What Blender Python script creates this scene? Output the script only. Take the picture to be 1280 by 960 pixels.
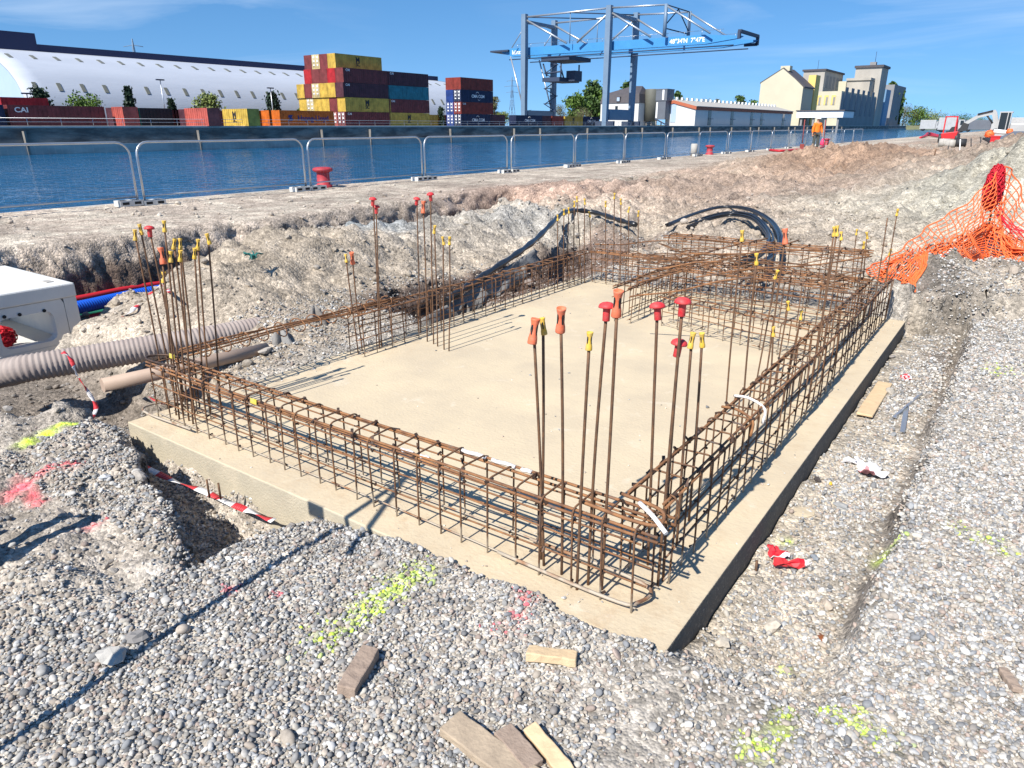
import bpy, bmesh, math, random
import numpy as np
from mathutils import Vector, Matrix
R = math.radians
random.seed(7); rng = np.random.default_rng(7)
for o in list(bpy.data.objects): bpy.data.objects.remove(o)
scene = bpy.context.scene
COL = scene.collection

# ------------------------------------------------------------------ camera
# world: +y runs along the quay, +x away from the water, z = 0 is the top of the foundation slab
F_PX, HOR, CAM_H, YAW = 885., 157., 1.65, R(35.4)
PITCH = math.atan((480 - HOR) / F_PX)
cam_d = bpy.data.cameras.new('camera'); cam = bpy.data.objects.new('camera', cam_d); COL.objects.link(cam)
cam.location = (0, 0, CAM_H); cam.rotation_euler = (R(90) - PITCH, 0, YAW)
cam_d.sensor_width = 36; cam_d.lens = F_PX / 1280 * 36; cam_d.clip_start = .05; cam_d.clip_end = 6000
scene.camera = cam
# ------------------------------------------------------------------ sky, sun, exposure
SUN_EL, SUN_A = 45.5, 2.5
w = bpy.data.worlds.new('World'); scene.world = w; w.use_nodes = True
nt = w.node_tree; nt.nodes.clear()
out = nt.nodes.new('ShaderNodeOutputWorld'); bg = nt.nodes.new('ShaderNodeBackground')
sky = nt.nodes.new('ShaderNodeTexSky'); sky.sky_type = 'NISHITA'; sky.sun_disc = False
sky.sun_elevation = R(SUN_EL); sky.sun_rotation = R(180 + SUN_A); sky.altitude = 300
sky.air_density = 1.0; sky.dust_density = 0.15; sky.ozone_density = 2.0
tc = nt.nodes.new('ShaderNodeTexCoord'); mp = nt.nodes.new('ShaderNodeMapping')
mp.inputs['Scale'].default_value = (1.1, 1.1, 7.5); mp.inputs['Rotation'].default_value = (0, R(7), 0)
n1 = nt.nodes.new('ShaderNodeTexNoise'); n1.inputs['Scale'].default_value = 2.3; n1.inputs['Detail'].default_value = 7; n1.inputs['Roughness'].default_value = .58; n1.inputs['Distortion'].default_value = .6
n2 = nt.nodes.new('ShaderNodeTexNoise'); n2.inputs['Scale'].default_value = 1.6; n2.inputs['Detail'].default_value = 2
r1 = nt.nodes.new('ShaderNodeMapRange'); r1.inputs[1].default_value = .5; r1.inputs[2].default_value = .85
r2 = nt.nodes.new('ShaderNodeMapRange'); r2.inputs[1].default_value = .42; r2.inputs[2].default_value = .68
mu = nt.nodes.new('ShaderNodeMath'); mu.operation = 'MULTIPLY'
mix = nt.nodes.new('ShaderNodeMixRGB'); mix.inputs[2].default_value = (6.5, 7.6, 9.0, 1)
hs = nt.nodes.new('ShaderNodeHueSaturation'); hs.inputs['Saturation'].default_value = 1.3; hs.inputs['Value'].default_value = 1.22
L = nt.links.new
L(tc.outputs['Generated'], mp.inputs['Vector']); L(mp.outputs['Vector'], n1.inputs['Vector']); L(tc.outputs['Generated'], n2.inputs['Vector'])
L(n1.outputs['Fac'], r1.inputs[0]); L(n2.outputs['Fac'], r2.inputs[0]); L(r1.outputs[0], mu.inputs[0]); L(r2.outputs[0], mu.inputs[1])
va = nt.nodes.new('ShaderNodeVectorMath'); va.operation = 'ADD'; va.inputs[1].default_value = (0, 0, .16); vnm = nt.nodes.new('ShaderNodeVectorMath'); vnm.operation = 'NORMALIZE'
L(tc.outputs['Generated'], va.inputs[0]); L(va.outputs[0], vnm.inputs[0]); L(vnm.outputs[0], sky.inputs['Vector'])
L(sky.outputs[0], hs.inputs['Color']); L(hs.outputs[0], mix.inputs[1]); L(mu.outputs[0], mix.inputs[0]); L(mix.outputs[0], bg.inputs[0])
bg.inputs[1].default_value = .085; L(bg.outputs[0], out.inputs[0])
sun_d = bpy.data.lights.new('sun', 'SUN'); sun_d.energy = 4.8; sun_d.angle = R(.53); sun_d.color = (1, .955, .89)
sun = bpy.data.objects.new('sun', sun_d); COL.objects.link(sun)
SUN_DIR = Vector((math.sin(R(SUN_A)) * math.cos(R(SUN_EL)), math.cos(R(SUN_A)) * math.cos(R(SUN_EL)), -math.sin(R(SUN_EL))))
sun.rotation_euler = SUN_DIR.to_track_quat('-Z', 'Y').to_euler(); sun.location = (0, -20, 30)
scene.view_settings.view_transform = 'Standard'; scene.view_settings.look = 'None'
scene.view_settings.exposure = 0.70; scene.view_settings.gamma = 1; scene.view_settings.use_curve_mapping = False

# ------------------------------------------------------------------ helpers
cp, sp, cy, sy = math.cos(PITCH), math.sin(PITCH), math.cos(YAW), math.sin(YAW)
def ray(px, py):
    u = (px - 640) / F_PX; v = (480 - py) / F_PX
    X, Y, Z = u, cp + v * sp, -sp + v * cp
    return Vector((X * cy - Y * sy, X * sy + Y * cy, Z))
EYE = Vector((0, 0, CAM_H))
def az(px, py, z=0.): r = ray(px, py); return EYE + r * ((z - CAM_H) / r.z)
def ax(px, py, x): r = ray(px, py); return EYE + r * (x / r.x)
def ay(px, py, y): r = ray(px, py); return EYE + r * (y / r.y)
def s2l(c): return tuple((v / 12.92 if v <= .04045 else ((v + .055) / 1.055) ** 2.4) for v in c)
def hx(h): h = h.lstrip('#'); return s2l([int(h[i:i + 2], 16) / 255 for i in (0, 2, 4)])
ORD = ['first', 'second', 'third', 'fourth', 'fifth', 'sixth', 'seventh', 'eighth', 'ninth', 'tenth', 'eleventh', 'twelfth', 'thirteenth', 'fourteenth', 'fifteenth', 'sixteenth', 'seventeenth', 'eighteenth', 'nineteenth', 'twentieth', 'twenty-first', 'twenty-second', 'twenty-third', 'twenty-fourth']

def tag(o, label=None, cat=None, group=None, kind=None):
    if label: o['label'] = label
    if cat: o['category'] = cat
    if group: o['group'] = group
    if kind: o['kind'] = kind
    return o
def thing(name, label, cat, loc=(0, 0, 0), rz=0, group=None):
    o = bpy.data.objects.new(name, None); COL.objects.link(o); o.empty_display_size = .1
    o.location = loc; o.rotation_euler = (0, 0, rz)
    return tag(o, label, cat, group)
def link_mesh(name, me, parent=None, loc=None, rot=None, mat=None):
    o = bpy.data.objects.new(name, me); COL.objects.link(o)
    if parent: o.parent = parent
    if loc is not None: o.location = loc
    if rot is not None: o.rotation_euler = rot
    if mat and not me.materials: me.materials.append(mat)
    return o
class MB:
    def __init__(s): s.v = []; s.f = []; s.m = []; s.mi = 0; s.sm = []
    def add(s, vs, fs, smooth=False):
        b = len(s.v); s.v += [tuple(p) for p in vs]
        for f in fs: s.f.append(tuple(i + b for i in f)); s.m.append(s.mi); s.sm.append(smooth)
        return s
    def box(s, c, d, rz=0, M=None):
        hx_, hy, hz = d[0] / 2, d[1] / 2, d[2] / 2
        vs = [Vector((x * hx_, y * hy, z * hz)) for x in (-1, 1) for y in (-1, 1) for z in (-1, 1)]
        if M is None: M = Matrix.Rotation(rz, 3, 'Z')
        return s.add([M @ v + Vector(c) for v in vs], [(0, 1, 3, 2), (4, 6, 7, 5), (0, 4, 5, 1), (2, 3, 7, 6), (0, 2, 6, 4), (1, 5, 7, 3)])
    def b2(s, p, q): return s.box([(a + b) / 2 for a, b in zip(p, q)], [abs(b - a) for a, b in zip(p, q)])
    def bar(s, p, q, w, h=None, up=(0, 0, 1)):
        p, q = Vector(p), Vector(q); d = q - p; ln = d.length; d.normalize()
        side = d.cross(Vector(up))
        if side.length < 1e-4: side = d.cross(Vector((1, 0, 0)))
        side.normalize(); u = side.cross(d)
        M = Matrix((d, side, u)).transposed()
        return s.box((p + q) / 2, (ln, w, h or w), M=M)
    def tube(s, path, r, n=6, cap=True, closed=False):
        P = [Vector(p) for p in path]; k = len(P); rs = r if hasattr(r, '__len__') else [r] * k
        vs = []; up = Vector((0, 0, 1)); prev = None
        for i, p in enumerate(P):
            a = P[(i - 1) % k] if closed or i > 0 else P[i]; b = P[(i + 1) % k] if closed or i < k - 1 else P[i]
            d = (b - a).normalized()
            if prev is None:
                ref = up if abs(d.z) < .95 else Vector((1, 0, 0)); sd = d.cross(ref).normalized()
            else:
                sd = prev - d * prev.dot(d)
                sd = sd.normalized() if sd.length > 1e-6 else d.cross(up).normalized()
            prev = sd; u = sd.cross(d)
            for j in range(n):
                t = 2 * math.pi * j / n; vs.append(p + (sd * math.cos(t) + u * math.sin(t)) * rs[i])
        fs = []
        for i in range(k if closed else k - 1):
            i2 = (i + 1) % k
            for j in range(n): fs.append((i * n + j, i * n + (j + 1) % n, i2 * n + (j + 1) % n, i2 * n + j))
        s.add(vs, fs, True)
        if cap and not closed:
            b = len(s.v) - k * n
            for f in (tuple(b + j for j in range(n))[::-1], tuple(b + (k - 1) * n + j for j in range(n))): s.f.append(f); s.m.append(s.mi); s.sm.append(False)
        return s
    def lathe(s, prof, c=(0, 0, 0), n=16, M=None):
        vs = []
        for r, z in prof:
            for j in range(n):
                t = 2 * math.pi * j / n; v = Vector((r * math.cos(t), r * math.sin(t), z))
                if M is not None: v = M @ v
                vs.append(v + Vector(c))
        fs = [(i * n + j, i * n + (j + 1) % n, (i + 1) * n + (j + 1) % n, (i + 1) * n + j) for i in range(len(prof) - 1) for j in range(n)]
        s.add(vs, fs, True); b = len(s.v) - len(prof) * n
        for f in (tuple(b + j for j in range(n))[::-1], tuple(b + (len(prof) - 1) * n + j for j in range(n))): s.f.append(f); s.m.append(s.mi); s.sm.append(False)
        return s
    def prism(s, pts, axis, a, b):
        """pts 2-D outline extruded along axis ('x' or 'y') from a to b"""
        k = len(pts)
        mk = (lambda u, v, t: (t, u, v)) if axis == 'x' else ((lambda u, v, t: (u, t, v)) if axis == 'y' else (lambda u, v, t: (u, v, t)))
        vs = [mk(u, v, a) for u, v in pts] + [mk(u, v, b) for u, v in pts]
        return s.add(vs, [tuple(range(k))[::-1], tuple(range(k, 2 * k))] + [(i, (i + 1) % k, k + (i + 1) % k, k + i) for i in range(k)])
    def mesh(s, name, mats):
        me = bpy.data.meshes.new(name); me.from_pydata(s.v, [], s.f)
        for m in (mats if isinstance(mats, (list, tuple)) else [mats]): me.materials.append(m)
        me.polygons.foreach_set('material_index', s.m); me.polygons.foreach_set('use_smooth', s.sm)
        bm = bmesh.new(); bm.from_mesh(me); bmesh.ops.recalc_face_normals(bm, faces=bm.faces); bm.to_mesh(me); bm.free()
        me.update(); return me
    def build(s, name, mats, parent=None, bevel=0, **k):
        o = link_mesh(name, s.mesh(name, mats), parent, **k)
        if bevel:
            b = o.modifiers.new('bevel', 'BEVEL'); b.width = bevel; b.segments = 2; b.limit_method = 'ANGLE'
        return o
def dup(root, loc=None, rz=None, label=None, group=None, **kw):
    r = root.copy(); COL.objects.link(r)
    if loc is not None: r.location = loc
    if rz is not None: r.rotation_euler = (0, 0, rz)
    if label: r['label'] = label
    if group: r['group'] = group
    for ch in list(root.children):
        c = ch.copy(); COL.objects.link(c); c.parent = r
        for g in list(ch.children):
            d = g.copy(); COL.objects.link(d); d.parent = c
    return r
def smooth_path(pts, n=8):
    P = [Vector(p) for p in pts]; P = [2 * P[0] - P[1]] + P + [2 * P[-1] - P[-2]]; o = []
    for i in range(1, len(P) - 2):
        a, b, c, d = P[i - 1:i + 3]
        for k in range(n):
            t = k / n
            o.append(.5 * ((2 * b) + (c - a) * t + (2 * a - 5 * b + 4 * c - d) * t * t + (3 * b - a - 3 * c + d) * t ** 3))
    return o + [P[-2]]
def text_mesh(txt, size, mat, depth=.004, bold=True, sx=1.):
    cu = bpy.data.curves.new('lettering', 'FONT'); cu.body = txt; cu.size = size; cu.extrude = depth; cu.align_x = 'CENTER'; cu.align_y = 'CENTER'
    cu.space_line = .62
    if bold: cu.offset = size * .022
    ob = bpy.data.objects.new('lettering', cu); COL.objects.link(ob)
    bpy.context.view_layer.update()
    me = bpy.data.meshes.new_from_object(ob.evaluated_get(bpy.context.evaluated_depsgraph_get()))
    bpy.data.objects.remove(ob); me.materials.clear(); me.materials.append(mat)
    me.transform(Matrix.Scale(sx, 4, (1, 0, 0)))
    return me

# ------------------------------------------------------------------ materials
def PM(name, base, rough=.8, metal=0., col2=None, scale=6., bump=0., bscale=60., amount=.6, spec=.4, detail=6, stretch=None, lo=.35, hi=.65):
    m = bpy.data.materials.new(name); m.use_nodes = True; t = m.node_tree; b = t.nodes['Principled BSDF']
    b.inputs['Base Color'].default_value = (*base, 1); b.inputs['Roughness'].default_value = rough; b.inputs['Metallic'].default_value = metal
    b.inputs['Specular IOR Level'].default_value = spec
    g = t.nodes.new('ShaderNodeNewGeometry'); vec = g.outputs['Position']
    if stretch:
        mm = t.nodes.new('ShaderNodeMapping'); mm.inputs['Scale'].default_value = stretch; t.links.new(vec, mm.inputs['Vector']); vec = mm.outputs['Vector']
    if col2 is not None:
        n = t.nodes.new('ShaderNodeTexNoise'); n.inputs['Scale'].default_value = scale; n.inputs['Detail'].default_value = detail; n.inputs['Roughness'].default_value = .62
        mr = t.nodes.new('ShaderNodeMapRange'); mr.inputs[1].default_value = lo; mr.inputs[2].default_value = hi; mr.inputs[4].default_value = amount
        mx = t.nodes.new('ShaderNodeMixRGB'); mx.inputs[1].default_value = (*base, 1); mx.inputs[2].default_value = (*col2, 1)
        t.links.new(vec, n.inputs['Vector']); t.links.new(n.outputs['Fac'], mr.inputs[0]); t.links.new(mr.outputs[0], mx.inputs[0]); t.links.new(mx.outputs[0], b.inputs['Base Color'])
    if bump:
        n = t.nodes.new('ShaderNodeTexNoise'); n.inputs['Scale'].default_value = bscale; n.inputs['Detail'].default_value = 5
        bp = t.nodes.new('ShaderNodeBump'); bp.inputs['Strength'].default_value = bump; bp.inputs['Distance'].default_value = .6 / bscale
        t.links.new(vec, n.inputs['Vector']); t.links.new(n.outputs['Fac'], bp.inputs['Height']); t.links.new(bp.outputs[0], b.inputs['Normal'])
    return m
def nodes(m): return m.node_tree, m.node_tree.nodes['Principled BSDF']
M = {}
def rustmat(name, a, c2):
    m_ = PM(name, a, .8, .15, c2, 18, .5, 300, .95)
    t, b = nodes(m_)   # dried cement splashes low on the bars and grey mill scale
    src = b.inputs['Base Color'].links[0].from_socket
    g = t.nodes.new('ShaderNodeNewGeometry'); n = t.nodes.new('ShaderNodeTexNoise'); n.inputs['Scale'].default_value = 9; n.inputs['Detail'].default_value = 3
    t.links.new(g.outputs['Position'], n.inputs['Vector'])
    r3 = t.nodes.new('ShaderNodeMapRange'); r3.inputs[1].default_value = .6; r3.inputs[2].default_value = .68; r3.inputs[4].default_value = .75
    mx = t.nodes.new('ShaderNodeMixRGB'); mx.inputs[2].default_value = (.09, .085, .085, 1)
    t.links.new(n.outputs['Fac'], r3.inputs[0]); t.links.new(r3.outputs[0], mx.inputs[0]); t.links.new(src, mx.inputs[1])
    sx_ = t.nodes.new('ShaderNodeSeparateXYZ'); t.links.new(g.outputs['Position'], sx_.inputs[0])
    n2_ = t.nodes.new('ShaderNodeTexNoise'); n2_.inputs['Scale'].default_value = 14
    t.links.new(g.outputs['Position'], n2_.inputs['Vector'])
    ad = t.nodes.new('ShaderNodeMath'); ad.operation = 'MULTIPLY_ADD'; ad.inputs[1].default_value = -.22; t.links.new(n2_.outputs['Fac'], ad.inputs[0]); t.links.new(sx_.outputs['Z'], ad.inputs[2])
    r4 = t.nodes.new('ShaderNodeMapRange'); r4.inputs[1].default_value = -.04; r4.inputs[2].default_value = -.085
    t.links.new(ad.outputs[0], r4.inputs[0])
    mx2 = t.nodes.new('ShaderNodeMixRGB'); mx2.inputs[2].default_value = (.42, .36, .28, 1); t.links.new(r4.outputs[0], mx2.inputs[0]); t.links.new(mx.outputs[0], mx2.inputs[1]); t.links.new(mx2.outputs[0], b.inputs['Base Color'])
    return m_
M['rust'] = rustmat('rusty_steel', (.14, .07, .04), (.34, .16, .065)); M['rustd'] = rustmat('dark_rusty_steel', (.085, .048, .032), (.24, .12, .055))
M['starter'] = PM('starter_steel', (.10, .06, .04), .7, .3, (.23, .12, .06), 30, .6, 400, .8)
M['tie'] = PM('tie_wire', (.05, .04, .035), .6, .5, (.15, .08, .05), 40)
M['concrete'] = PM('slab_concrete', (.585, .478, .318), .85, 0, (.465, .385, .27), 1.6, .25, 55, .9, detail=12)
t, b = nodes(M['concrete'])
src = b.inputs['Base Color'].links[0].from_socket
g = t.nodes.new('ShaderNodeNewGeometry')
n = t.nodes.new('ShaderNodeTexNoise'); n.inputs['Scale'].default_value = 1.1; n.inputs['Detail'].default_value = 10; n.inputs['Roughness'].default_value = .7; t.links.new(g.outputs['Position'], n.inputs['Vector'])
mr = t.nodes.new('ShaderNodeMapRange'); mr.inputs[1].default_value = .5; mr.inputs[2].default_value = .75; mr.inputs[4].default_value = .5; t.links.new(n.outputs['Fac'], mr.inputs[0])
mx = t.nodes.new('ShaderNodeMixRGB'); mx.inputs[2].default_value = (.58, .48, .33, 1); t.links.new(mr.outputs[0], mx.inputs[0]); t.links.new(src, mx.inputs[1])
n = t.nodes.new('ShaderNodeTexNoise'); n.inputs['Scale'].default_value = 65; n.inputs['Detail'].default_value = 2; t.links.new(g.outputs['Position'], n.inputs['Vector'])
mr = t.nodes.new('ShaderNodeMapRange'); mr.inputs[1].default_value = .66; mr.inputs[2].default_value = .74; mr.inputs[4].default_value = .45; t.links.new(n.outputs['Fac'], mr.inputs[0])
mx3 = t.nodes.new('ShaderNodeMixRGB'); mx3.inputs[2].default_value = (.30, .25, .18, 1); t.links.new(mr.outputs[0], mx3.inputs[0]); t.links.new(mx.outputs[0], mx3.inputs[1]); mp3 = t.nodes.new('ShaderNodeMapping'); mp3.inputs['Rotation'].default_value = (0, 0, R(28)); mp3.inputs['Scale'].default_value = (1.2, 9, 1); t.links.new(g.outputs['Position'], mp3.inputs['Vector'])
n = t.nodes.new('ShaderNodeTexNoise'); n.inputs['Scale'].default_value = 3.2; n.inputs['Detail'].default_value = 8; n.inputs['Roughness'].default_value = .65; n.inputs['Distortion'].default_value = .4; t.links.new(mp3.outputs[0], n.inputs['Vector'])
mr = t.nodes.new('ShaderNodeMapRange'); mr.inputs[1].default_value = .55; mr.inputs[2].default_value = .78; mr.inputs[4].default_value = .55; t.links.new(n.outputs['Fac'], mr.inputs[0])
mx4 = t.nodes.new('ShaderNodeMixRGB'); mx4.inputs[2].default_value = (.43, .355, .255, 1); t.links.new(mr.outputs[0], mx4.inputs[0]); t.links.new(mx3.outputs[0], mx4.inputs[1])
n = t.nodes.new('ShaderNodeTexNoise'); n.inputs['Scale'].default_value = 4.5; n.inputs['Detail'].default_value = 6; n.inputs['Distortion'].default_value = 1.4; t.links.new(g.outputs['Position'], n.inputs['Vector'])
mr = t.nodes.new('ShaderNodeMapRange'); mr.inputs[1].default_value = .62; mr.inputs[2].default_value = .72; mr.inputs[4].default_value = .5; t.links.new(n.outputs['Fac'], mr.inputs[0])
mx5 = t.nodes.new('ShaderNodeMixRGB'); mx5.inputs[2].default_value = (.64, .55, .42, 1); t.links.new(mr.outputs[0], mx5.inputs[0]); t.links.new(mx4.outputs[0], mx5.inputs[1]); sxy = t.nodes.new('ShaderNodeSeparateXYZ'); t.links.new(g.outputs['Position'], sxy.inputs[0])   # rust washed off the steel
def band(sock, c0):
    a = t.nodes.new('ShaderNodeMath'); a.operation = 'SUBTRACT'; a.inputs[1].default_value = c0; t.links.new(sock, a.inputs[0]); a2 = t.nodes.new('ShaderNodeMath'); a2.operation = 'ABSOLUTE'; t.links.new(a.outputs[0], a2.inputs[0])
    m = t.nodes.new('ShaderNodeMapRange'); m.inputs[1].default_value = .05; m.inputs[2].default_value = .30; m.inputs[3].default_value = 1; m.inputs[4].default_value = 0; t.links.new(a2.outputs[0], m.inputs[0]); return m.outputs[0]
ma = t.nodes.new('ShaderNodeMath'); ma.operation = 'MAXIMUM'; t.links.new(band(sxy.outputs['X'], -.925), ma.inputs[0]); t.links.new(band(sxy.outputs['Y'], 2.06), ma.inputs[1])
mb = t.nodes.new('ShaderNodeMath'); mb.operation = 'MAXIMUM'; t.links.new(ma.outputs[0], mb.inputs[0]); t.links.new(band(sxy.outputs['X'], -3.95), mb.inputs[1])
n = t.nodes.new('ShaderNodeTexNoise'); n.inputs['Scale'].default_value = 11; n.inputs['Detail'].default_value = 7; n.inputs['Roughness'].default_value = .7; t.links.new(g.outputs['Position'], n.inputs['Vector'])
mr = t.nodes.new('ShaderNodeMapRange'); mr.inputs[1].default_value = .48; mr.inputs[2].default_value = .72; mr.inputs[4].default_value = .5; t.links.new(n.outputs['Fac'], mr.inputs[0])
mc = t.nodes.new('ShaderNodeMath'); mc.operation = 'MULTIPLY'; t.links.new(mb.outputs[0], mc.inputs[0]); t.links.new(mr.outputs[0], mc.inputs[1])
mx6 = t.nodes.new('ShaderNodeMixRGB'); mx6.inputs[2].default_value = (.36, .235, .13, 1); t.links.new(mc.outputs[0], mx6.inputs[0]); t.links.new(mx5.outputs[0], mx6.inputs[1]); t.links.new(mx6.outputs[0], b.inputs['Base Color'])
M['formface'] = PM('form_face_concrete', (.47, .41, .30), .9, 0, (.34, .305, .23), 5, .6, 90, .8, detail=10)
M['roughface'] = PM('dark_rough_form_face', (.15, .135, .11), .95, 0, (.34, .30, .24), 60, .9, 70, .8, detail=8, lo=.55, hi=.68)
M['precast'] = PM('precast_concrete', (.62, .61, .57), .8, 0, (.5, .5, .48), 3, .2, 60)
M['greyc'] = PM('grey_concrete', (.42, .40, .36), .9, 0, (.3, .28, .25), 4, .3, 40)
M['red_cap'] = PM('red_plastic', (.62, .025, .035), .55, 0, (.45, .10, .085), 45, .2, 150, .7, spec=.35)
M['orange_cap'] = PM('orange_plastic', (.74, .14, .055), .6, 0, (.52, .2, .12), 50, .2, 150, .7)
M['yellow_cap'] = PM('yellow_plastic', (.72, .44, .035), .6, 0, (.5, .36, .13), 60, .2, 150, .7)
M['galv'] = PM('galvanised_steel', (.55, .57, .58), .38, .75, (.42, .44, .46), 5)
M['foot'] = PM('fence_foot_plastic', (.62, .62, .58), .85, 0, (.42, .41, .38), 8, .3, 50)
M['black'] = PM('black_rubber', (.012, .013, .015), .32, 0, (.03, .03, .032), 20, spec=.6)
M['dark'] = PM('dark_recess', (.02, .02, .02), .9)
M['bollard'] = PM('bollard_red_paint', (.42, .035, .05), .6, 0, (.24, .03, .035), 6, .2, 40)
M['mauve'] = PM('mauve_corrugated_plastic', (.34, .285, .25), .8, 0, (.24, .19, .17), 6, .2, 60)
M['brownpipe'] = PM('brown_pipe_plastic', (.42, .31, .23), .65, 0, (.34, .24, .18), 5)
M['bluepipe'] = PM('blue_conduit', (.005, .08, .48), .45)
M['greenpipe'] = PM('green_conduit', (.04, .32, .2), .5)
M['redpipe'] = PM('red_conduit', (.5, .02, .03), .5)
M['tape_red'] = PM('tape_red', (.62, .03, .04), .5, 0, (.5, .05, .05), 20)
M['tape_white'] = PM('tape_white', (.75, .73, .71), .5, 0, (.6, .57, .54), 20)
M['net'] = PM('orange_net', (.85, .17, .045), .55, 0, (.72, .13, .04), 9)
M['rednet'] = PM('red_net', (.58, .015, .03), .55, 0, (.4, .01, .02), 20)
M['geotex'] = PM('geotextile', (.27, .265, .25), .95, 0, (.17, .15, .13), 5, .6, 50, .9)
M['wood'] = PM('weathered_timber', (.42, .33, .23), .85, 0, (.27, .21, .15), 14, .4, 60, .8, stretch=(1, 1, 1))
M['wood2'] = PM('fresh_cut_timber', (.60, .45, .27), .8, 0, (.48, .34, .2), 25, .3, 60)
M['wood3'] = PM('brown_rough_timber', (.33, .25, .19), .9, 0, (.22, .16, .12), 40, .5, 90)
M['white'] = PM('white_paint', (.78, .78, .77), .5, 0, (.66, .66, .65), 3)
M['litter'] = PM('white_litter', (.75, .74, .73), .6, 0, (.6, .55, .55), 10)

# ------------------------------------------------------------------ terrain function
def _h(i, j, s):
    n = (i.astype(np.int64) * 374761393 + j.astype(np.int64) * 668265263 + s * 974634541) & 0xffffffff
    n = ((n ^ (n >> 13)) * 1274126177) & 0xffffffff
    return ((n ^ (n >> 16)) & 0xffff) / 65535.
def vn(x, y, s=0):
    i = np.floor(x); j = np.floor(y); u = x - i; v = y - j; u = u * u * (3 - 2 * u); v = v * v * (3 - 2 * v)
    a, b_, c, d = _h(i, j, s), _h(i + 1, j, s), _h(i, j + 1, s), _h(i + 1, j + 1, s)
    return (a + (b_ - a) * u) * (1 - v) + (c + (d - c) * u) * v - .5
def fbm(x, y, f, o=4, s=0, g=.5):
    t = 0; a = 1.
    for k in range(o): t = t + a * vn(x * f, y * f, s + k * 17); f *= 2.03; a *= g
    return t
def ss(t): t = np.clip(t, 0, 1); return t * t * (3 - 2 * t)
SLAB = (-4.10, 1.83, -.69, 7.08)
LIPX = np.array([-8, -5.4, -4.9, -4.35, -4.0, -3.6, -2.85, -2.42]); LIPY = np.array([1.2, 1.35, 1.46, 1.70, 1.72, 1.57, 1.38, 1.16])
def gz(x, y, fine=True):
    x = np.asarray(x, float); y = np.asarray(y, float)
    nA = fbm(x, y, 1.1, 4, 3); nB = fbm(x, y, 4., 4, 9); nC = fbm(x, y, 14., 3, 21)
    xw = x + nB * .07 + nA * .16 + nC * .03; yw = y + nB * .2
    z = .0 + .22 * ss((y - 7.1) / 2.6) + .03 * nA + 0 * x
    # quay apron
    apron = ss((-9.42 - xw) / .62)
    # spoil heap between trench and slab
    H = .50 * np.exp(-((xw + 6.5 + .10 * (y - 6)) / 1.25) ** 2 * .9) * ss((y - 2.55 - .75 * np.clip(-6.3 - x, 0, 2)) / 1.5) * (1 - .9 * ss((y - 6.8) / 3.2)) * (1 + .3 * nA)
    H = H + (.10 * nA + .13 * nB + .05 * nC) * ss((y - 3) / 1.) * np.exp(-((x + 6.4) / 1.8) ** 2)
    z = z + H
    # channel beside the slab, holding the big pipe
    ch = ss((xw + 6.1) / .5) * ss((-4.0 - x) / .12) * ss((y - 1.6) / .5) * (1 - ss((yw - 8.6) / .8))
    z = z - ch * (.12 + .30 * ss((y - 4.6) / .6) * ss((xw + 5.15) / .22))
    # trench
    tr = ss((xw + 10.0) / .55) * ss((-7.35 - xw) / .75) * (1 - ss((yw - 12.5) / 1.2))
    z = z * (1 - tr) + (-.92 + .06 * nA) * tr
    bench = ss((-6.75 - x) / .2) * ss((x + 8.9) / .3) * (1 - ss((y - 2.95 - .55 * ss((-7.1 - x) / .8)) / .35)); z = z * (1 - bench) + (-.36 + .03 * nB) * bench
    z = z * (1 - apron) + (.27 + .025 * nA) * apron
    # pit left of the painted mound
    lip = np.interp(x, LIPX, LIPY) + nB * .11 + nC * .05
    pit = ss((-4.05 - x) / .2) * ss((y - lip) / .16) * (1 - ss((yw - 2.35 - .25 * (x + 4.4) * -1 * 0) / .5)) * ss((x + 7.3) / .5)
    z = z - pit * .42
    # hole in front of the slab
    hole = ss((y - lip + .02) / .14) * ss((-2.40 + .05 * nB - x) / .16) * ss((x + 4.4) / .3) * (1 - ss((y - 1.95) / .1))
    z = z - hole * (.24 + .14 * ss((x + 3.35) / .4) + .05 * nB)
    # gravel level along the slab front
    fr = (1 - ss((1.95 - y) / .5)) * ss((x + 2.6) / .2) * (1 - ss((x + .62) / .2)) * (y < 2.2)
    z = z + fr * (-.14 * ss((-1.75 - x) / .75) + .045)
    # mound
    mound = ss((-2.3 - x) / .4) * (1 - ss((y - lip) / .1)); z = z + mound * (.015 + .05 * nA + .055 * nB + .03 * nC)
    # strip right of the slab and rut
    st = ss((x + .74) / .04) * (1 - ss((x + .27 + .05 * nB) / .12)) * ss((y - 1.80 + nB * .12) / .22) * (1 - ss((yw - 7.25) / .3))
    z = z - st * (.15 + .03 * nB)
    rut = np.exp(-((x + .225 + .05 * nB) / .035) ** 2) * ss((y - 2.2) / .4) * (1 - ss((y - 7.2) / .5)); z = z - rut * .085 * (.6 + 1.2 * nA)
    # ragged bank past the slab's far right corner
    bk = ss((x + 1.15) / .25) * ss((yw - 7.32 - .35 * (x + .4)) / .10) * (1 - .8 * ss((y - 8.0) / 1.3)) * (1 - ss((y - 10) / 3)); z = z + bk * (.20 + .10 * nA + .09 * nB)
    # rough ground behind
    far = ss((y - 7.3) / .8) * (1 - apron); z = z + far * (.12 * nA + .12 * nB + .05 * nC)
    # heaps along the right
    def bump(cx, cy_, rx, ry, h): return h * np.exp(-((x - cx) / rx) ** 2 - ((y - cy_) / ry) ** 2) * (1 + .45 * nA + .12 * nB)
    z = z + bump(.8, 17.5, 2.2, 4.4, 1.2) + bump(2.2, 30, 3.6, 7.5, 1.9) + bump(-5.6, 31, 3.0, 5.5, .60) + bump(-8.6, 13.2, 1.4, 1.8, .14) + bump(-2.6, 22, 1.6, 5, .22)
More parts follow.
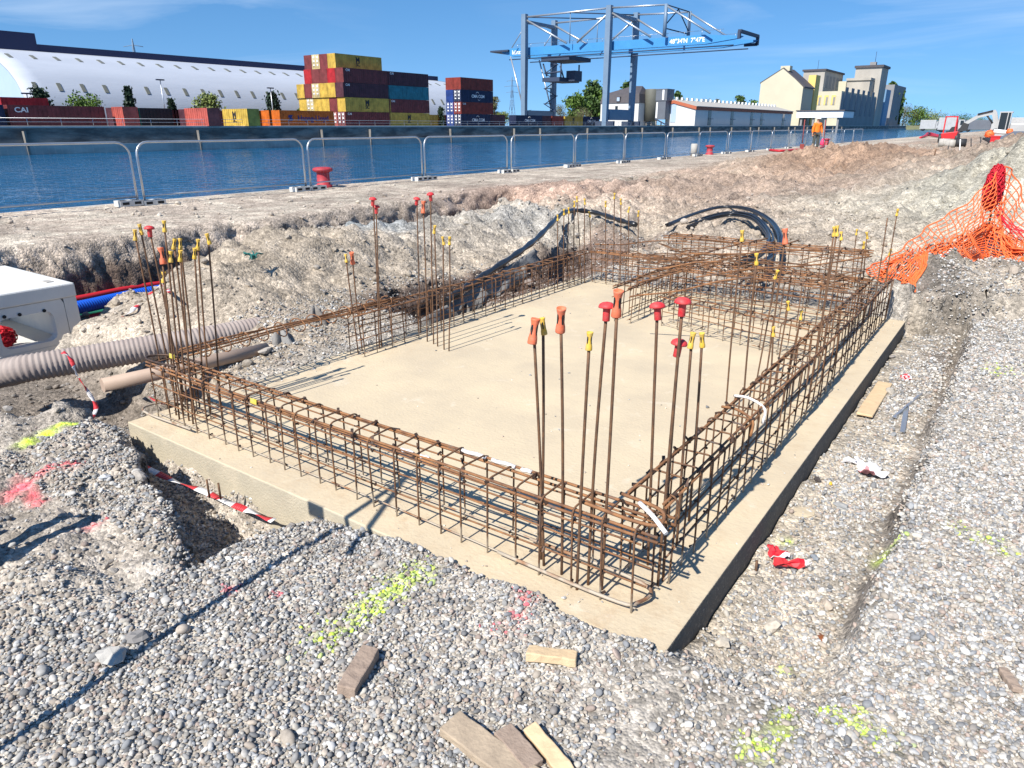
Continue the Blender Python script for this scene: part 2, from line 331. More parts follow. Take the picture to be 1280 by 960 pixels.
    over = (x > SLAB[0] + .02) & (x < SLAB[2] - .02) & (y > SLAB[1] - .04)
    spill = ss((y - SLAB[1] + .04 - .05 * nB) / .10); z = np.where(over & (y < SLAB[1] + .3), z * (1 - spill) - .05 * spill, z)
    ins = (x > SLAB[0] + .02) & (x < SLAB[2] - .02) & (y > SLAB[1] + .14) & (y < SLAB[3] - .02)
    z = np.where(ins, np.minimum(z, -.3), z)
    if fine: z = z + .012 * nC + .010 * nB * (y < 9)
    return z
def gh(x, y): return float(gz(np.array([x]), np.array([y]))[0])

# paint sprayed on the ground: (x, y, radius x, radius y, colour, strength)
YEL = (.62, .85, .05); PNK = (.85, .13, .16)
def pt(px, py, z=0.): v = az(px, py, z); return v.x, v.y
PAINT = []
for (px, py, r_, c_, k_) in [(520, 722, .05, YEL, .8), (495, 737, .05, YEL, .75), (470, 752, .055, YEL, .6), (448, 768, .05, YEL, .6), (425, 785, .05, YEL, .3), (400, 800, .06, YEL, .2),
        (660, 755, .03, PNK, .7), (648, 772, .03, PNK, .45), (632, 790, .04, PNK, .2), (345, 745, .02, PNK, .6), (290, 738, .025, PNK, .6),
        (1040, 885, .035, YEL, .65), (1065, 905, .035, YEL, .6), (985, 893, .03, YEL, .55), (975, 915, .03, YEL, .5), (945, 935, .04, YEL, .6), (1075, 890, .02, YEL, .4), (1100, 925, .04, YEL, .25),
        (1112, 668, .03, YEL, .8), (1122, 660, .03, YEL, .7), (988, 792, .018, YEL, .7), (1195, 655, .04, YEL, .25), (1235, 675, .05, YEL, .25), (1255, 690, .03, YEL, .4), (990, 640, .03, YEL, .5), (1250, 465, .12, YEL, .2)]:
    x_, y_ = pt(px, py); PAINT.append((x_, y_, r_, r_, c_, k_))
LINES = []   # sprayed strokes on the mound
for (a, b_, r_, c_, k_) in [((0, 612), (62, 582), .022, PNK, .75), ((20, 592), (48, 616), .026, PNK, .65), ((62, 582), (95, 578), .03, PNK, .45), ((22, 545), (58, 533), .03, YEL, .8), ((70, 528), (92, 524), .02, YEL, .7), ((105, 660), (125, 655), .03, PNK, .4)]:
    p_, q_ = pt(*a, .05), pt(*b_, .05); LINES.append((p_, q_, r_, c_, k_))
def paint_fac(x, y):
    res = []
    for cx, cy_, rx, ry, c_, k_ in PAINT:
        d = ((x - cx) / rx) ** 2 + ((y - cy_) / ry) ** 2
        res.append((k_ * np.exp(-d * .8), c_))
    for p_, q_, r_, c_, k_ in LINES:
        dx, dy = q_[0] - p_[0], q_[1] - p_[1]; t_ = np.clip(((x - p_[0]) * dx + (y - p_[1]) * dy) / (dx * dx + dy * dy), 0, 1)
        d = ((x - p_[0] - t_ * dx) ** 2 + (y - p_[1] - t_ * dy) ** 2) / r_ ** 2
        res.append((k_ * np.exp(-d * .8), c_))
    return res
def zone_cols(x, y, z):
    n = fbm(x, y, .8, 4, 40) ; m_ = fbm(x, y, 3.5, 3, 50); n3 = fbm(x, y, .33, 4, 77)
    c = np.empty(x.shape + (3,)); c[...] = (.42, .39, .345)                  # grey gravel fines
    def mixin(f, col):
        f = np.clip(f, 0, 1)[..., None]; c[...] = c * (1 - f) + np.array(col) * f
    mixin(ss((-2.35 - x) / .3) * (1 - ss((y - 2.) / .5)), (.37, .335, .29))
    mixin(ss((y - 6.9) / 1.5), (.38, .32, .26))
    mixin(ss((y - 6.9) / 1.5) * ss((n + .05) * 3), (.41, .35, .285))
    mixin(ss((y - 10) / 5) * ss((n3 + .05) * 4), (.42, .33, .265))
    mixin(ss((y - 9) / 5) * ss((-n3 - .02) * 4) * .8, (.455, .405, .335))
    mixin(ss((-4.3 - x) / .3) * ss((y - 2.3) / .6) * (1 - ss((y - 9.5) / 2)), (.41, .355, .285))
    mixin(np.exp(-((x + 7.2) / .8) ** 2 - ((y - 6.6) / .9) ** 2) * 1.3, (.33, .36, .37))
    mixin(np.exp(-((x + 6.4) / .9) ** 2 - ((y - 9.) / 1.3) ** 2) * 1.3, (.47, .455, .42))
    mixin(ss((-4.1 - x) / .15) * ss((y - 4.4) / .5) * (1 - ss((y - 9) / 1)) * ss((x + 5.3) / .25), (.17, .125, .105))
    mixin(ss((-9.5 - x) / .3), (.45, .385, .32)); mixin(ss((-9.8 - x) / .3) * ss((m_ + .1) * 3) * .8, (.52, .47, .39))
    mixin(np.exp(-((x + 8.8) / 1.7) ** 2 - ((y - 13.5) / 2.2) ** 2) * 1.3, (.42, .31, .25))
    mixin(ss((.04 + .2 * m_ - z) / .28) * ss((-7. - x) / .5), (.155, .115, .092))  # brown soil, darkened low down to stand in for shade under the overhang
    mixin(np.exp(-((x + 5.6) / 3.3) ** 2 - ((y - 31) / 8) ** 2) * 1.7, (.385, .27, .195))
    mixin(np.exp(-((x - .5) / 2.6) ** 2 - ((y - 16) / 5.5) ** 2) * 1.8, (.48, .46, .385))
    mixin(np.exp(-((x - 1.6) / 3.2) ** 2 - ((y - 31) / 7) ** 2) * 1.3, (.24, .19, .15))
    mixin(ss((x + .72) / .05) * (1 - ss((x + .3) / .1)) * ss((y - 1.7) / .5) * (1 - ss((y - 7.3) / .5)) * (.5 + .8 * m_), (.50, .44, .35))
    mixin(np.exp(-((x + .3) / .22) ** 2 - ((y - 6.3) / 1.0) ** 2) * .9, (.16, .14, .125))
    mixin(np.exp(-((x + .55) / .3) ** 2 - ((y - 7.55) / .35) ** 2) * .9, (.17, .155, .14))
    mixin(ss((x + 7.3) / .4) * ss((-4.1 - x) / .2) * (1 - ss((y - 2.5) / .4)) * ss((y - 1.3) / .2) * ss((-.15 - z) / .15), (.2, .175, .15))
    mixin(np.exp(-((x + .235 + .05 * m_) / .05) ** 2) * ss((y - 2.3) / .4) * (1 - ss((y - 7.2) / .4)) * np.clip(.55 + 1.1 * n, 0, .9), (.19, .165, .14))
    c *= (.80 + .30 * n + .2 * m_)[..., None] * np.array([1.02, .99, .95])
    for f, col in paint_fac(x, y):
        mixin(f * (y < 2.2) * (x < -2.4) * (.45 + .9 * ss(fbm(x, y, 22., 2, 131) * 3 + .5)) + f * .75 * (x > -2.4), col)
    return np.clip(c, .02, .9)
def lin(a, b_, st): return list(np.arange(a, b_ - st * .3, st))
xs = lin(-14, -10.5, .12) + lin(-10.5, -9.3, .022) + lin(-9.3, -5.5, .055) + lin(-5.5, 1.0, .028) + lin(1.0, 4, .12) + lin(4, 10, .6) + [10, 14, 20, 35, 60, 120, 260]
ys = [-40, -20, -10, -6, -4, -2.5] + lin(-1.5, .5, .12) + lin(.5, 4, .028) + lin(4, 8.2, .04) + lin(8.2, 14, .08) + lin(14, 30, .25) + lin(30, 70, .8) + lin(70, 200, 5) + lin(200, 820, 40) + [820]
gx, gy = np.meshgrid(np.array(xs), np.array(ys), indexing='ij')
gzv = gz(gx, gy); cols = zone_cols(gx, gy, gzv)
# crumble the steep banks sideways so that they do not read as drapery
st_w = np.clip(np.abs(np.gradient(gzv, axis=0) / np.gradient(gx, axis=0)) - .7, 0, 1.2) * (gy < 16) * (gy > .3)
st_v = np.clip(np.abs(np.gradient(gzv, axis=1) / np.gradient(gy, axis=1)) - .7, 0, 1.2) * (gy < 16) * (gy > .3)
wob = fbm(gy * 1. + gx * .3, gzv * 1.9 + gx * .4, 4.5, 4, 301, .6); wob2 = fbm(gx * 1. - gy * .2, gzv * 1.9 + gy * .3, 5., 4, 401, .6)
okx = (gx < -4.3) | (gy < 1.6) | (gy > 7.3)
bigx, bigy = gx + wob * .10 * st_w * okx, gy + wob2 * .07 * st_v * okx
gzv = gzv + .035 * fbm(gx, gy + gzv * 2, 9., 3, 501) * np.clip(st_w + st_v, 0, 1)
def grid_mesh(name, X, Y, Z, mat, C=None):
    ni, nj = X.shape; me = bpy.data.meshes.new(name)
    co = np.stack([X, Y, Z], -1).reshape(-1, 3)
    idx = np.arange(ni * nj).reshape(ni, nj)
    q = np.stack([idx[:-1, :-1], idx[1:, :-1], idx[1:, 1:], idx[:-1, 1:]], -1).reshape(-1, 4)
    me.vertices.add(len(co)); me.vertices.foreach_set('co', co.ravel().astype(np.float32))
    me.loops.add(q.size); me.loops.foreach_set('vertex_index', q.ravel().astype(np.int32))
    me.polygons.add(len(q)); me.polygons.foreach_set('loop_start', (np.arange(len(q)) * 4).astype(np.int32))
    me.polygons.foreach_set('use_smooth', np.ones(len(q), bool)); me.update(calc_edges=True)
    me.materials.append(mat)
    if C is not None:
        at = me.color_attributes.new('tint', 'FLOAT_COLOR', 'POINT')
        at.data.foreach_set('color', np.concatenate([C.reshape(-1, 3), np.ones((len(co), 1))], 1).ravel().astype(np.float32))
    return me
mg = bpy.data.materials.new('stony_ground'); mg.use_nodes = True; t, b = nodes(mg); b.inputs['Roughness'].default_value = .95; b.inputs['Specular IOR Level'].default_value = .15
at = t.nodes.new('ShaderNodeAttribute'); at.attribute_name = 'tint'; g = t.nodes.new('ShaderNodeNewGeometry')
def vor(sc):
    v = t.nodes.new('ShaderNodeTexVoronoi'); v.inputs['Scale'].default_value = sc; t.links.new(g.outputs['Position'], v.inputs['Vector']); return v
def math_(op, a, b_=None, v=None):
    m = t.nodes.new('ShaderNodeMath'); m.operation = op; t.links.new(a, m.inputs[0])
    if b_ is not None: t.links.new(b_, m.inputs[1])
    elif v is not None: m.inputs[1].default_value = v
    return m.outputs[0]
v1, v2, v3 = vor(34), vor(95), vor(11)
def cellv(v, a, b_):
    s_ = t.nodes.new('ShaderNodeSeparateColor'); t.links.new(v.outputs['Color'], s_.inputs[0])
    m = t.nodes.new('ShaderNodeMapRange'); t.links.new(s_.outputs[0], m.inputs[0]); m.inputs[3].default_value = a; m.inputs[4].default_value = b_; return m.outputs[0]
k = math_('MULTIPLY', cellv(v1, .72, 1.32), cellv(v2, .7, 1.3)); k = math_('MULTIPLY', k, cellv(v3, .80, 1.2))
nz = t.nodes.new('ShaderNodeTexNoise'); nz.inputs['Scale'].default_value = 3; nz.inputs['Detail'].default_value = 9; nz.inputs['Roughness'].default_value = .7; t.links.new(g.outputs['Position'], nz.inputs['Vector'])
mr = t.nodes.new('ShaderNodeMapRange'); t.links.new(nz.outputs['Fac'], mr.inputs[0]); mr.inputs[1].default_value = .3; mr.inputs[2].default_value = .7; mr.inputs[3].default_value = .78; mr.inputs[4].default_value = 1.2
k = math_('MULTIPLY', k, mr.outputs[0])
vm = t.nodes.new('ShaderNodeVectorMath'); vm.operation = 'SCALE'; t.links.new(at.outputs['Color'], vm.inputs[0]); t.links.new(k, vm.inputs['Scale']); t.links.new(vm.outputs[0], b.inputs['Base Color'])
hgt = math_('ADD', math_('MULTIPLY', v1.outputs['Distance'], v=-.5), math_('MULTIPLY', v2.outputs['Distance'], v=-.25)); hgt = math_('ADD', hgt, math_('MULTIPLY', nz.outputs['Fac'], v=.9))
bp = t.nodes.new('ShaderNodeBump'); bp.inputs['Strength'].default_value = .65; bp.inputs['Distance'].default_value = .03; t.links.new(hgt, bp.inputs['Height']); t.links.new(bp.outputs[0], b.inputs['Normal'])
M['ground'] = mg
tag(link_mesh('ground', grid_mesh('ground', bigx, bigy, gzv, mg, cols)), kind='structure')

# near quay edge: coping and wall down to the water
q = MB(); q.b2((-14.42, -40, -3), (-13.98, 820, .235)); o = q.build('quay_edge', M['greyc']); tag(o, kind='structure')
# water
mw = bpy.data.materials.new('harbour_water'); mw.use_nodes = True; t, b = nodes(mw)
b.inputs['Base Color'].default_value = (.006, .085, .19, 1); b.inputs['Roughness'].default_value = .07; b.inputs['IOR'].default_value = 1.33
g = t.nodes.new('ShaderNodeNewGeometry'); mm = t.nodes.new('ShaderNodeMapping'); mm.inputs['Rotation'].default_value = (0, 0, R(25)); mm.inputs['Scale'].default_value = (1, .45, 1); t.links.new(g.outputs['Position'], mm.inputs['Vector'])
na = t.nodes.new('ShaderNodeTexNoise'); na.inputs['Scale'].default_value = 1.1; na.inputs['Detail'].default_value = 3; na.inputs['Roughness'].default_value = .5; t.links.new(mm.outputs[0], na.inputs['Vector'])
nb = t.nodes.new('ShaderNodeTexNoise'); nb.inputs['Scale'].default_value = .09; nb.inputs['Detail'].default_value = 3; t.links.new(g.outputs['Position'], nb.inputs['Vector'])
bp = t.nodes.new('ShaderNodeBump'); bp.inputs['Strength'].default_value = 1; bp.inputs['Distance'].default_value = .42; t.links.new(na.outputs['Fac'], bp.inputs['Height']); t.links.new(bp.outputs[0], b.inputs['Normal'])
mr = t.nodes.new('ShaderNodeMapRange'); mr.inputs[1].default_value = .35; mr.inputs[2].default_value = .65; mr.inputs[3].default_value = .22; mr.inputs[4].default_value = .5; t.links.new(nb.outputs['Fac'], mr.inputs[0]); t.links.new(mr.outputs[0], bp.inputs['Distance'])
q = MB(); q.add([(-104.5, -400, -1.8), (-14.2, -400, -1.8), (-14.2, 840, -1.8), (-104.5, 840, -1.8)], [(0, 1, 2, 3)])
tag(q.build('water', mw), kind='structure')

# ------------------------------------------------------------------ far bank (setting)
FX, FZ = -104., 1.60
M['quaywall'] = PM('stained_quay_wall', (.26, .245, .22), .9, 0, (.09, .085, .08), .5, .4, 6, .95, stretch=(1, .35, 1.6), lo=.38, hi=.6)
M['coping'] = PM('quay_coping', (.50, .48, .44), .9, 0, (.36, .34, .31), .7)
M['paving'] = PM('yard_paving', (.19, .185, .175), .9, 0, (.22, .21, .2), .2)
q = MB(); q.b2((-900, -400, -4), (FX - .9, 760, FZ)); tag(q.build('far_yard', M['paving']), kind='structure')
M['ledge'] = PM('stained_ledge', (.48, .46, .42), .9, 0, (.26, .25, .23), .6, stretch=(1, .4, 1), lo=.38, hi=.62); M['fender'] = PM('old_fender_timber', (.22, .205, .18), .9, 0, (.1, .09, .08), .8)
fq = thing('far_quay_wall', 'long dark stained concrete quay wall across the water', 'quay wall', (FX, 0, -3))
q = MB(); q.b2((-.9, -400, -1), (0, 760, 4.33)); q.build('wall', M['quaywall'], fq)
q = MB(); q.b2((-.9, -400, 4.34), (.12, 760, 4.62)); q.build('coping', M['coping'], fq, bevel=.04)
q = MB(); q.b2((0, -400, .9), (.55, 760, 2.35)); q.build('ledge', M['ledge'], fq)
me = MB(); me.b2((0, -.13, .9), (.72, .13, 4.0)); me = me.mesh('fender_post', M['fender'])
for i in range(24):
    yy = 41 + i * 19.5 + (i % 3) * 4.1
    o = link_mesh('fender_post', me, fq, loc=(0, yy, 0))
    if i % 4 == 3: o.rotation_euler = (R(-4), 0, 0)
# railing along the far coping: posts one by one, one rail
rl = thing('quay_railing', 'thin grey railing along the edge of the far quay', 'railing', (FX - .5, 0, FZ))
q = MB(); q.tube([(0, 30, .95), (0, 230, .95)], .03, 5); q.tube([(0, 30, .5), (0, 230, .5)], .025, 5); q.build('rail', M['galv'], rl)
pm = MB().tube([(0, 0, 0), (0, 0, .95)], .03, 5).mesh('post', M['galv'])
for i in range(51): link_mesh('post', pm, rl, loc=(0, 30 + 4 * i, 0))
# far shore closing the basin on the right
q = MB()
for k in range(40):
    pass
bx = np.linspace(-420, 260, 60); by = np.array([835, 838, 842, 850, 880, 960, 1200, 2500])
BX, BY = np.meshgrid(bx, by, indexing='ij'); BZ = np.where(BY < 836, -3, np.where(BY < 839, -1.2, np.where(BY < 845, 1., 1.9))) + 1.2 * fbm(BX, BY, .02, 3, 5) * (BY > 845)
M['grassbank'] = PM('grassy_bank', (.10, .115, .05), .95, 0, (.2, .18, .12), .06)
tag(link_mesh('far_shore', grid_mesh('far_shore', BX, BY, BZ, M['grassbank'])), kind='structure')

# ------------------------------------------------------------------ foundation slab
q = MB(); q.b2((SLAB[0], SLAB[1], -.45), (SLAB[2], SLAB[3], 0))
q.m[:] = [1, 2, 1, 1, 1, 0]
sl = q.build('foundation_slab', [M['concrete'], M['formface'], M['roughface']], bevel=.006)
tag(sl, 'large pale rectangular concrete foundation slab carrying the rebar cages', 'foundation')
# ------------------------------------------------------------------ rebar cages
def stirrup_mesh(w, h, r=.0043, foot=.03):
    c = .028; pts = [(-w / 2, -foot)]; pts += [(-w / 2, h * k) for k in (.4, .8)]
    for k in range(5): a = math.pi - math.pi / 2 * k / 4; pts.append((-w / 2 + c + c * math.cos(a), h - c + c * math.sin(a)))
    for k in range(5): a = math.pi / 2 - math.pi / 2 * k / 4; pts.append((w / 2 - c + c * math.cos(a), h - c + c * math.sin(a)))
    pts += [(w / 2, h * k) for k in (.8, .4)] + [(w / 2, -foot)]
    return MB().tube([(x, 0, z) for x, z in pts], r, 5).mesh('stirrup', M['rustd'])
def wav(p, q_, n=14, a=.006, seed=0):
    rr = random.Random(seed); p, q_ = Vector(p), Vector(q_); o = []
    ph = [rr.uniform(0, 6.3) for _ in range(4)]
    for i in range(n + 1):
        u = i / n; v = p.lerp(q_, u); v += Vector((math.sin(u * 7 + ph[0]), math.sin(u * 6 + ph[1]), math.sin(u * 9 + ph[2]) * .8)) * a; o.append(v)
    return o
def cage(label, p, q_, w, h, spacing, top=((-1, 0), (1, 0)), rows=(.12, .38, .66), floor=.0, crossbars=True, seed=1, bar_r=.006, hook=.05):
    """p -> q_: centre line on the slab; local x along the cage"""
    p, q_ = Vector((*p, floor)), Vector((*q_, floor)); d = q_ - p; Ln = d.length; a = math.atan2(d.y, d.x); rr = random.Random(seed)
    root = thing('rebar_cage', label, 'rebar cage', p, a, 'reinforcement cages on the slab')
    sm_ = stirrup_mesh(w, h); n = int(Ln / spacing)
    for i in range(n + 1):
        o = link_mesh('stirrup', sm_, root, loc=(.02 + i * (Ln - .04) / n + rr.uniform(-.012, .012), rr.uniform(-.005, .005), rr.uniform(-.008, .004)))
        o.rotation_euler = (rr.uniform(-.025, .025), rr.uniform(-.03, .03), R(90) + rr.uniform(-.06, .06))
    k = 0
    for sd, dz in top:
        k += 1
        pa = wav((-hook, sd * (w / 2 - .012), h + dz - .012), (Ln + hook, sd * (w / 2 - .012), h + dz - .012), 16, .005, seed * 31 + k)
        MB().tube(pa, bar_r, 6).build('longitudinal_bar', M['rust'], root)
    for z in rows:
        for sd in (-1, 1):
            k += 1
            pa = wav((-hook * rr.uniform(-.4, 1), sd * (w / 2 - .010), h * z), (Ln + hook * rr.uniform(-.4, 1), sd * (w / 2 - .010), h * z), 16, .006, seed * 31 + k)
            MB().tube(pa, .004, 5).build('longitudinal_bar', M['rust'], root)
    # tie wire twists at the crossings
    q2 = MB()
    for i in range(n + 1):
        x = .02 + i * (Ln - .04) / n
        for sd in (-1, 1):
            for z in (h - .012,) + tuple(h * zz for zz in rows):
                if rr.random() < .55 or z > h * .9:
                    c = Vector((x, sd * (w / 2 - .01), z)); e = Vector((rr.uniform(-1, 1), sd * rr.uniform(.2, 1), rr.uniform(-1, 1))) * (.017 if z > h * .9 else .010)
                    q2.bar(c - e, c + e, .013 if z > h * .9 else .008, .008)
    tag(q2.build('tie_wire', M['tie'], root), kind='stuff')
    return root
T2 = ((-1, 0), (1, 0), (-1, -.016), (1, -.017))
fc = cage('long rusty rebar cage along the near short edge of the slab', (-4.02, 2.06), (-.85, 2.06), .17, .345, .127, T2, (.07, .33, .6, .82), seed=3)
rc = cage('long rusty rebar cage along the right long edge of the slab', (-.925, 2.2), (-.925, 7.0), .17, .385, .125, T2, (.07, .33, .62), seed=4)
lc = cage('rusty rebar cage along the far left edge of the slab beside the heap', (-3.95, 3.5), (-3.95, 7.02), .15, .335, .15, ((-1, 0), (1, 0)), (.08, .4, .72), seed=5)
bc = cage('rebar cage along the far short edge of the slab below the cable coil', (-3.8, 6.98), (-1.08, 6.98), .16, .36, .15, T2, (.08, .4, .72), seed=6)
ic = cage('low inner rebar cage crossing the slab between far edge and near corner', tuple(az(832, 405).xy), tuple(az(1003, 447).xy), .16, .26, .15, ((-1, 0), (1, 0)), (.1, .5), seed=8)
ic2 = cage('inner rebar cage running lengthwise in front of the far edge', (-2.75, 5.55), (-2.75, 6.85), .16, .34, .14, T2, (.1, .4, .7), seed=9)
ic3 = cage('inner rebar cage between the far edge cage and the low inner cage', (-2.6, 6.28), (-1.1, 6.28), .2, .42, .14, T2, (.1, .4, .7), seed=10)
uc = cage('rebar cage lying on top of the far edge cage below the coil', (-2.95, 7.0), (-1.1, 7.0), .22, .27, .16, T2, (.3, .7), floor=.33, seed=11)
# long bars carried on from the left corner towards the left cage
lk = thing('rebar_bundle', 'bundle of long rusty bars with hoops linking two cages beside the grey pipe', 'rebar', (0, 0, 0))
for k in range(5):
    MB().tube(wav((-4.05 + .03 * k - .06, 2.2, .34 + .018 * (k % 2)), (-4.04 + .03 * k - .06, 4.1, .31 + .016 * (k % 3)), 14, .01, 200 + k), .006, 5).build('bar', M['rust'], lk)
sm_ = MB().tube([(.075 * math.cos(a), 0, .045 * math.sin(a)) for a in [2 * math.pi * i / 12 for i in range(12)]], .0045, 5, closed=True).mesh('hoop', M['rust'])
for k in range(12): link_mesh('hoop', sm_, lk, loc=(-4.045, 2.35 + k * .145, .325), rot=(R(random.uniform(-8, 8)), R(random.uniform(-15, 15)), R(random.uniform(-6, 6))))
# loose bars thrown on the far cages
random.seed(21)
for i, (pa, pb, z0, z1, lab) in enumerate([((800, 352), (1000, 300), .4, .62, 'long rusty bar slanting over the far cages towards the coil'), ((790, 372), (945, 345), .38, .62, 'loose rusty bar lying over the inner cage, nearest the camera'),
        ((820, 330), (960, 297), .45, .6, 'loose rusty bar on the far cages beside the coil ends'), ((795, 338), (900, 326), .4, .55, 'short rusty bar lying at the left end of the far cages'), ((870, 345), (1090, 322), .5, .62, 'long rusty bar running right over the far cages'),
        ((850, 318), (1085, 312), .55, .6, 'top loose rusty bar of the far cages, below the coil'), ((745, 306), (860, 300), .36, .4, 'thin rusty bar behind the far left corner of the slab')]):
    P_ = az(*pa, z0); Q_ = az(*pb, z1)
    tag(MB().tube(wav(P_, Q_, 10, .012, i + 500), .007, 5).build('loose_bar', M['rust']), lab, 'rebar', 'loose bars on the far cages')
# hoops lying in a heap on the far cages
hm = stirrup_mesh(.2, .3, .005)
hr = thing('stirrup_heap', 'tangled heap of loose rusty stirrups lying on the far cages', 'stirrups', (0, 0, 0))
for i in range(34):
    p_ = Vector((random.uniform(-2.9, -1.2), random.uniform(6.1, 6.9), random.uniform(.36, .52)))
    link_mesh('stirrup', hm, hr, loc=p_, rot=(R(random.choice((90, -90)) + random.uniform(-22, 22)), R(random.uniform(-14, 14)), R(random.uniform(60, 120))))
# small marks on the cages
q = MB()
for a_, b_, sd_ in ((2.02, 2.09, -1), (2.13, 2.18, -1), (2.24, 2.37, 1), (2.40, 2.52, 1), (2.55, 2.60, 1)): q.tube(wav((a_, sd_ * .073, .336), (b_, sd_ * .073, .336), 5, .002, 3), .0088, 6)
tag(q.build('white_tape_wrap', M['tape_white'], fc), 'white smear wrapped round the top bars')
def hook_bar(p, mat, par): return MB().tube(smooth_path(p, 5), .007, 6).build('hooked_bar', mat, par)
hook_bar([(2.9, -.06, .365), (3.12, -.065, .36), (3.2, -.03, .355), (3.17, .05, .365), (3.0, .07, .37)], M['rust'], fc)
hook_bar([(.25, -.06, .36), (-.02, -.07, .355), (-.1, -.02, .35), (-.02, .06, .35), (.3, .07, .36)], M['tie'], fc)
hook_bar([(2.55, -.09, .03), (3.05, -.095, .028), (3.15, -.06, .028), (3.12, .06, .028), (2.6, .07, .028)], M['rust'], fc)
hook_bar([(.4, -.11, .03), (-.08, -.12, .028), (-.16, -.02, .028), (-.06, .09, .028), (.35, .1, .028)], M['rust'], fc)
M['tagy'] = PM('yellow_tag', (.6, .5, .05), .5, 0, (.5, .45, .2), 40)
for p_ in [(.12, .0, .385), (1.0, -.085, .33)]:
    q = MB(); q.box((0, 0, 0), (.04, .003, .028)); q.build('tag', M['tagy'], fc, loc=p_, rot=(0, .15, .2))
q = MB(); q.tube(smooth_path([(3.10, .02, .385), (3.17, -.02, .375), (3.24, -.06, .35)], 5), .009, 6); tag(q.build('white_cable_stub', M['tape_white'], fc), 'white stub of bent conduit at the near corner')
for yy in (.88, 1.06):
    MB().tube(smooth_path([(yy, -.09, .30), (yy + .02, -.085, .37), (yy + .05, 0, .395), (yy + .07, .08, .385)], 4), .007, 5).build('white_hoop', M['tape_white'] if yy > .95 else M['rust'], rc)
# ------------------------------------------------------------------ starter bars with safety caps
def cap_mesh(kind):
    if kind == 'mushroom':
        return MB().lathe([(.011, -.042), (.0125, -.04), (.0125, -.004), (.014, 0), (.028, .002), (.0285, .006), (.025, .014), (.016, .020), (.004, .0225)], n=18).mesh('safety_cap', M['red_cap'])
    s_ = 1.0 if kind == 'orange' else .68
    q = MB(); q.lathe([(.0165 * s_, -.045 * s_), (.0175 * s_, -.042 * s_), (.0165 * s_, -.025 * s_), (.0105 * s_, .006 * s_), (.0105 * s_, .012 * s_), (.0165 * s_, .04 * s_), (.0175 * s_, .046 * s_), (.0155 * s_, .047 * s_), (.013 * s_, .035 * s_)], n=14)
    q.mi = 1
    for a in range(4):
        c_, s2 = math.cos(a * math.pi / 2 + .4), math.sin(a * math.pi / 2 + .4)
        q.box((c_ * .0118 * s_, s2 * .0118 * s_, .004 * s_), (.0035 * s_, .006 * s_, .042 * s_), rz=a * math.pi / 2 + .4)
    return q.mesh('safety_cap', [M['orange_cap'] if kind == 'orange' else M['yellow_cap'], M['dark']])
CAPS = {k: cap_mesh(k) for k in ('mushroom', 'orange', 'yellow')}
CL = {
 'near right slab corner': [((667, 408), (680, 716), 'o'), ((679, 402), (676, 708), 'y'), ((701, 394), (702, 727), 'o'), ((737, 420), (721, 746), 'y'), ((759, 379), (735, 740), 'm'), ((772, 373), (752, 746), 'o'), ((822, 379), (810, 715), 'm'), ((854, 373), (822, 742), 'm'), ((849, 425), (829, 735), 'm'), ((865, 420), (846, 690), 'y'), ((878, 420), (861, 660), 'y')],
 'right slab edge': [((928, 291), (907, 517), 'y'), ((946, 320), (927, 535), 'y'), ((971, 340), (945, 480), 'y'), ((982, 292), (953, 500), 'o'), ((986, 379), (968, 482), 'y'), ((967, 411), (960, 510), 'y'), ((1002, 391), (985, 475), 'y'), ((1047, 285), (1010, 505), 'y'), ((1043, 286), (1014, 480), 'y'), ((1052, 292), (1028, 445), 'y'), ((1071, 288), (1064, 366), 'y'), ((1084, 292), (1076, 392), 'y'), ((1080, 304), (1070, 398), 'y'), ((1110, 268), (1090, 395), 'b'), ((1122, 263), (1100, 395), 'y'), ((1113, 313), (1104, 390), 'y')],
 'left slab side by heap': [((432, 320), (448, 442), 'y'), ((440, 320), (453, 439), 'o'), ((466, 247), (474, 436), 'm'), ((470, 257), (477, 433), 'm'), ((521, 247), (526, 418), 'm'), ((529, 256), (534, 427), 'o'), ((538, 241), (542, 430), 'm'), ((543, 284), (547, 433), 'y'), ((554, 298), (555, 437), 'y'), ((562, 298), (561, 439), 'y')],
 'near left slab corner': [((168, 290), (210, 508), 'y'), ((175, 283), (220, 506), 'y'), ((186, 283), (231, 508), 'm'), ((205, 279), (229, 520), 'y'), ((202, 316), (224, 524), 'o'), ((213, 317), (236, 526), 'y'), ((217, 301), (243, 518), 'y'), ((225, 301), (250, 514), 'y'), ((225, 316), (241, 530), 'y'), ((247, 302), (263, 515), 'y'), ((243, 313), (257, 520), 'y'), ((260, 295), (276, 511), 'y'), ((204, 343), (220, 519), 'y')],
 'far left slab corner': [((697, 270), (697, 362), 'y'), ((705, 263), (704, 360), 'y'), ((711, 261), (710, 358), 'y'), ((718, 253), (718, 356), 'y'), ((721, 247), (727, 354), 'y'), ((731, 250), (731, 354), 'y'), ((737, 266), (741, 352), 'y'), ((757, 253), (757, 354), 'y'), ((768, 243), (766, 354), 'y'), ((776, 250), (775, 355), 'y'), ((786, 260), (785, 358), 'y'), ((798, 265), (797, 360), 'y')]}
CAPN = {'o': 'orange hourglass cap', 'y': 'yellow hourglass cap', 'm': 'red mushroom cap', 'b': 'no cap'}
rr = random.Random(5)
